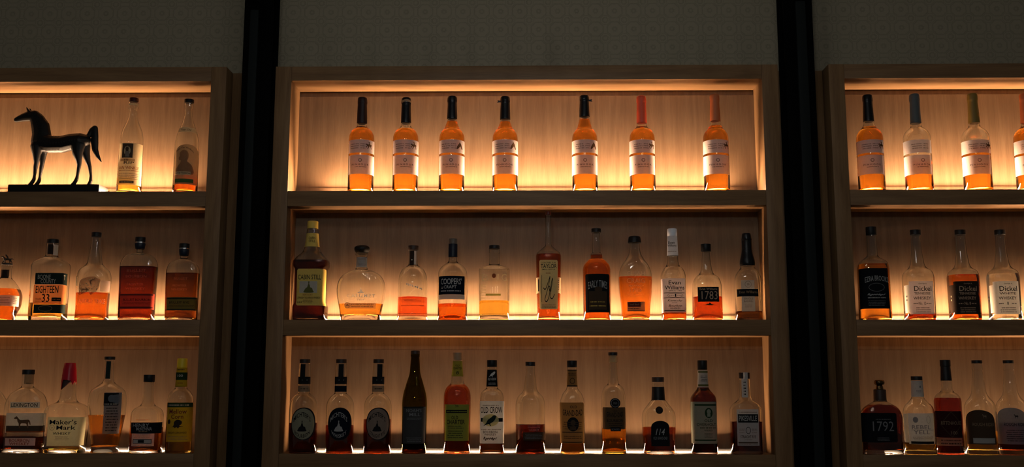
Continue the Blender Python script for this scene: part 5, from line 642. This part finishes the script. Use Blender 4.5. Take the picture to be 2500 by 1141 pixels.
def make_bottle(b, idx):
    zs = SHELF[b['bay']][0]
    root = empty('whiskey_bottle', (b['x'], YA, zs+.0003), b['label'], 'bottle', b.get('group', 'whiskey bottles on the shelves'))
    fm = Form(b)
    outer = [(fm.ring(a), z) for z, a in fm.pr]
    V, F = loft(outer)
    t = 2.3
    ri = inner_rings(fm, t, b['base'], b['punt'], fm.top-2)
    V2, F2 = loft(ri, flip=True)
    n = len(V); V += V2; F += [tuple(i+n for i in f) for f in F2]
    obj('glass', V, F, b['glass'], root, 50)
    if 'liq' in b:
        lv, lc = b['liq']; lv = min(lv, fm.top-4)
        if lv > b['base']+3:
            rl = inner_rings(fm, t-.3, b['base']-.3, b['punt'], lv)
            V, F = loft(rl); obj('liquid', V, F, 'liq_'+lc, root, 50)
    for c in b['caps']: make_cap(c, root, idx, fm)
    for j, l in enumerate(b['labels']): make_label(fm, l, root, idx*31+j)
    ex = b.get('extra'); c = b['caps'][0]
    if ex in ('tabL', 'tabR'):
        sg = -1 if ex == 'tabL' else 1; z = c[1]-18; r = c[2]*.92
        V = [(sg*x/1000, y/1000, (z+q)/1000) for x, q in ((r-2, 2.5), (r+5, 3.5), (r+11, 5), (r+9, 0), (r+12, -4), (r+4, -3), (r-2, -2.5)) for y in (-1.2, 1.2)]
        F = [(2*i, 2*i+2, 2*i+3, 2*i+1) for i in range(6)]+[(12, 0, 1, 13), tuple(range(0, 14, 2)), tuple(range(13, 0, -2))]
        if sg > 0: F = [f[::-1] for f in F]
        obj('pull_tab', V, F, 'blackwax', root, 30)
    if ex == 'torn':
        z = c[1]-14; lathe('torn_ring', [(z-6, c[2]*.93), (z-4, c[2]*1.03), (z+1, c[2]*1.03), (z+3, c[2]*.93)], 'tancap', root, mod=lambda v, j, i, n: (v[0], v[1], v[2]+.0022*sin(2*pi*i/n*2+1)))
    if ex == 'cork':
        z = c[0]; lathe('cork', [(z-22, c[2]*.72), (z-20, c[2]*.78), (z-.2, c[2]*.80)], 'cork', root)
    if ex == 'strip':
        r = c[3]+.5
        V = [(x/1000, y/1000, z/1000) for x in (-7, 7) for y, z in ((-r, c[0]-1), (-r, c[1]+.4), (0, c[1]+.7), (r, c[1]+.4))]
        obj('tax_strip', V, [(0, 4, 5, 1), (1, 5, 6, 2), (2, 6, 7, 3)], 'greypaper2', root, 30)
    if ex == 'rider':
        rider(root, c[1])
    return root
def skin(name, nodes, edges, m, parent, sub=2, sharp=60):
    """nodes (x,y,z,r[,ry]) in mm; grows one continuous surface over the edges"""
    me = bpy.data.meshes.new(name); me.from_pydata([(n[0]/1000, n[1]/1000, n[2]/1000) for n in nodes], edges, [])
    o = bpy.data.objects.new(name, me); COL.objects.link(o)
    md = o.modifiers.new('skin', 'SKIN'); md.use_smooth_shade = True; md.branch_smoothing = .6
    for i, n in enumerate(nodes):
        v = me.skin_vertices[0].data[i]; v.radius = (n[3]/1000, (n[4] if len(n) > 4 else n[3])/1000); v.use_root = i == 0
    s = o.modifiers.new('sub', 'SUBSURF'); s.levels = sub; s.render_levels = sub
    m2 = bpy.data.meshes.new_from_object(o.evaluated_get(bpy.context.evaluated_depsgraph_get()))
    bpy.data.objects.remove(o); bpy.data.meshes.remove(me)
    m2.name = name; m2.materials.clear()
    return wrap(name, m2, m, parent, 180)
def blend(name, chains, m, parent, vox):
    """tapering chains of balls (mm) merged into one continuous surface"""
    bm = bmesh.new()
    for ch in chains:
        for a, b in zip(ch, ch[1:]):
            L = math.dist(a[:3], b[:3]); n = max(1, int(L/(.35*max(1.5, min(a[3], b[3]))))+1)
            for k in range(n+1):
                q = k/n; c = [u+(v-u)*q for u, v in zip(a, b)]
                M = Matrix.Translation((c[0]/1000, c[1]/1000, c[2]/1000)) @ Matrix.Diagonal((c[3]/1000, c[4]/1000, c[3]/1000, 1))
                bmesh.ops.create_icosphere(bm, subdivisions=2, radius=1, matrix=M)
    me = bpy.data.meshes.new(name); bm.to_mesh(me); bm.free()
    o = bpy.data.objects.new(name, me); COL.objects.link(o)
    r = o.modifiers.new('r', 'REMESH'); r.mode = 'VOXEL'; r.voxel_size = vox
    s = o.modifiers.new('s', 'SMOOTH'); s.factor = .5; s.iterations = 6
    m2 = bpy.data.meshes.new_from_object(o.evaluated_get(bpy.context.evaluated_depsgraph_get()))
    bpy.data.objects.remove(o); bpy.data.meshes.remove(me); m2.name = name; m2.materials.clear()
    return wrap(name, m2, m, parent, 180)
def rider(root, z):
    h = 0
    N = [(0, 0, z+12, 5), (9, 0, z+13, 5), (-9, 0, z+14, 5), (-13, 0, z+20, 3.2), (-17, 0, z+23, 2.6), (-22, 0, z+20, 1.8),
         (-14, 1, z+6, 2), (-19, 1, z+1, 1.4), (-8, -1, z+6, 2), (-5, -1, z+0, 1.4), (12, 1, z+6, 2.4), (17, 1, z+1, 1.4), (8, -1, z+6, 2.4), (10, -1, z+0, 1.4), (16, 0, z+15, 1.6), (21, 0, z+12, 1),
         (1, 0, z+20, 3.4), (-5, 0, z+26, 3.0), (-8, 0, z+30, 2.6)]
    E = [(0, 1), (0, 2), (2, 3), (3, 4), (4, 5), (2, 6), (6, 7), (2, 8), (8, 9), (1, 10), (10, 11), (1, 12), (12, 13), (1, 14), (14, 15), (0, 16), (16, 17), (17, 18)]
    skin('rider_figure', N, E, 'bronze', root, 1)
for i, b in enumerate(BOTTLES): make_bottle(b, i)

# ------------------------------------------------------------------ horse statue on the left top shelf
def statue():
    zs = SHELF[1][0]; s = .00135*1000/3.084*1.016           # mm per measured unit
    x_c = -1.6162
    t = empty('horse_statue', (x_c, .050, zs+.0003), 'black horse statue standing on a flat plinth in the left cabinet', 'statue')
    zb = 12.0
    bx = 297/2
    bm = bmesh.new(); bmesh.ops.create_cube(bm, size=1)
    for v in bm.verts: v.co = Vector((v.co.x*.3116, v.co.y*.078, v.co.z*.027+.0135))
    bmesh.ops.bevel(bm, geom=bm.edges[:], offset=.002, segments=2, affect='EDGES')
    me = bpy.data.meshes.new('plinth'); bm.to_mesh(me); bm.free(); wrap('plinth', me, 'bronze_statue', t, 30)
    fk = lambda r: 1.0
    def P(x, y, d, r, r2=None):
        # lean of the photo's verticals removed; x,y measured in the photo, d sideways depth in mm
        xx = (x-446)*s-(985-y)*s*.0; q = ((x-446)*.4602-(945-y)*.0316, d, 27.0+(947-y)*.4705, r*.465, (r2 or r)*.465)
        return q
    H = [P(262, 414, 0, 42, 27), P(222, 418, 0, 41, 27), P(184, 426, 0, 33, 23), P(150, 437, 0, 26, 19), P(126, 446, 0, 20, 16)]
    NK = [P(262, 414, 0, 42, 27), P(288, 452, 0, 57, 32), P(310, 505, 0, 70, 38), P(318, 560, 0, 72, 44), P(312, 612, 0, 74, 52)]
    BD = [P(312, 612, 0, 74, 52), P(380, 632, 0, 68, 58), P(470, 632, 0, 66, 60), P(545, 614, 0, 64, 58), P(606, 606, 0, 60, 56), P(648, 602, 0, 42, 40)]
    TL = [P(650, 590, 0, 24, 16), P(676, 566, 0, 18, 14), P(698, 528, 0, 22, 15), P(720, 514, 0, 25, 16), P(722, 560, 0, 26, 17), P(719, 620, 0, 29, 18), P(722, 672, 0, 24, 15), P(740, 718, 0, 16, 10), P(768, 764, 0, 4, 4)]
    F1 = [P(290, 650, -9, 48, 32), P(291, 720, -11, 29, 22), P(290, 775, -11, 18), P(284, 806, -11, 17), P(276, 870, -11, 11), P(272, 900, -11, 14), P(252, 930, -11, 15), P(240, 942, -11, 15)]
    F2 = [P(318, 650, 9, 44, 32), P(314, 720, 11, 26, 20), P(310, 775, 11, 17), P(304, 806, 11, 16), P(294, 870, 11, 11), P(288, 900, 11, 14), P(268, 930, 11, 15), P(258, 942, 11, 15)]
    H1 = [P(600, 640, -10, 56, 32), P(600, 700, -12, 40, 28), P(610, 760, -12, 22), P(613, 795, -12, 16), P(600, 868, -12, 11), P(592, 902, -12, 14), P(574, 930, -12, 15), P(562, 942, -12, 15)]
    H2 = [P(630, 640, 10, 46, 32), P(640, 700, 12, 32, 26), P(656, 755, 12, 20), P(669, 793, 12, 15), P(678, 866, 12, 11), P(676, 902, 12, 14), P(664, 930, 12, 15), P(654, 942, 12, 15)]
    E1 = [P(228, 388, -6, 10, 8), P(214, 366, -7, 7, 5), P(208, 350, -7, 2, 2)]
    E2 = [P(234, 388, 6, 10, 8), P(224, 366, 7, 7, 5), P(218, 352, 7, 2, 2)]
    blend('horse_body', [H, NK, BD, TL, F1, F2, H1, H2, E1, E2], 'bronze_statue', t, .0016)
statue()

# ------------------------------------------------------------------ room pendants (above and behind the frame, seen as glints in the glass)
emit('bar_lamp_glow', (1.0, .98, .95), BAR_LAMP_POWER)
def pendant(x, y, z, r, hh, m, name, label, group):
    t = empty(name, (x, y, z), label, 'lamp', group)
    lathe('bulb', [(-hh, r*.75), (-hh+4, r), (hh-4, r), (hh, r*.75)], m, t, 20)
    lathe('socket', [(hh, r*.9), (hh+2, r*1.2), (hh+40, r*1.2), (hh+44, r*.4)], 'steel_black', t, 20)
    lathe('cord', [(hh+44, 3), ((3.28-z)*1000, 3)], 'steel_black', t, 8)
ORD = ('first', 'second', 'third', 'fourth')
for i, x in enumerate((-.62, -.36, -.02, .30)):
    pendant(x, -4.4, 2.55, 18, 70, 'lamp_glow', 'pendant_lamp', ORD[i]+' room tube lamp from the left, hanging behind the viewer', 'tube lamps over the room')
for i, x in enumerate((-.50, -.15, .16, .52)):
    pendant(x, -1.30, 2.46, 14, 70, 'bar_lamp_glow', 'pendant_lamp', ORD[i]+' bar tube lamp from the left, hanging above the bar front', 'tube lamps over the bar')
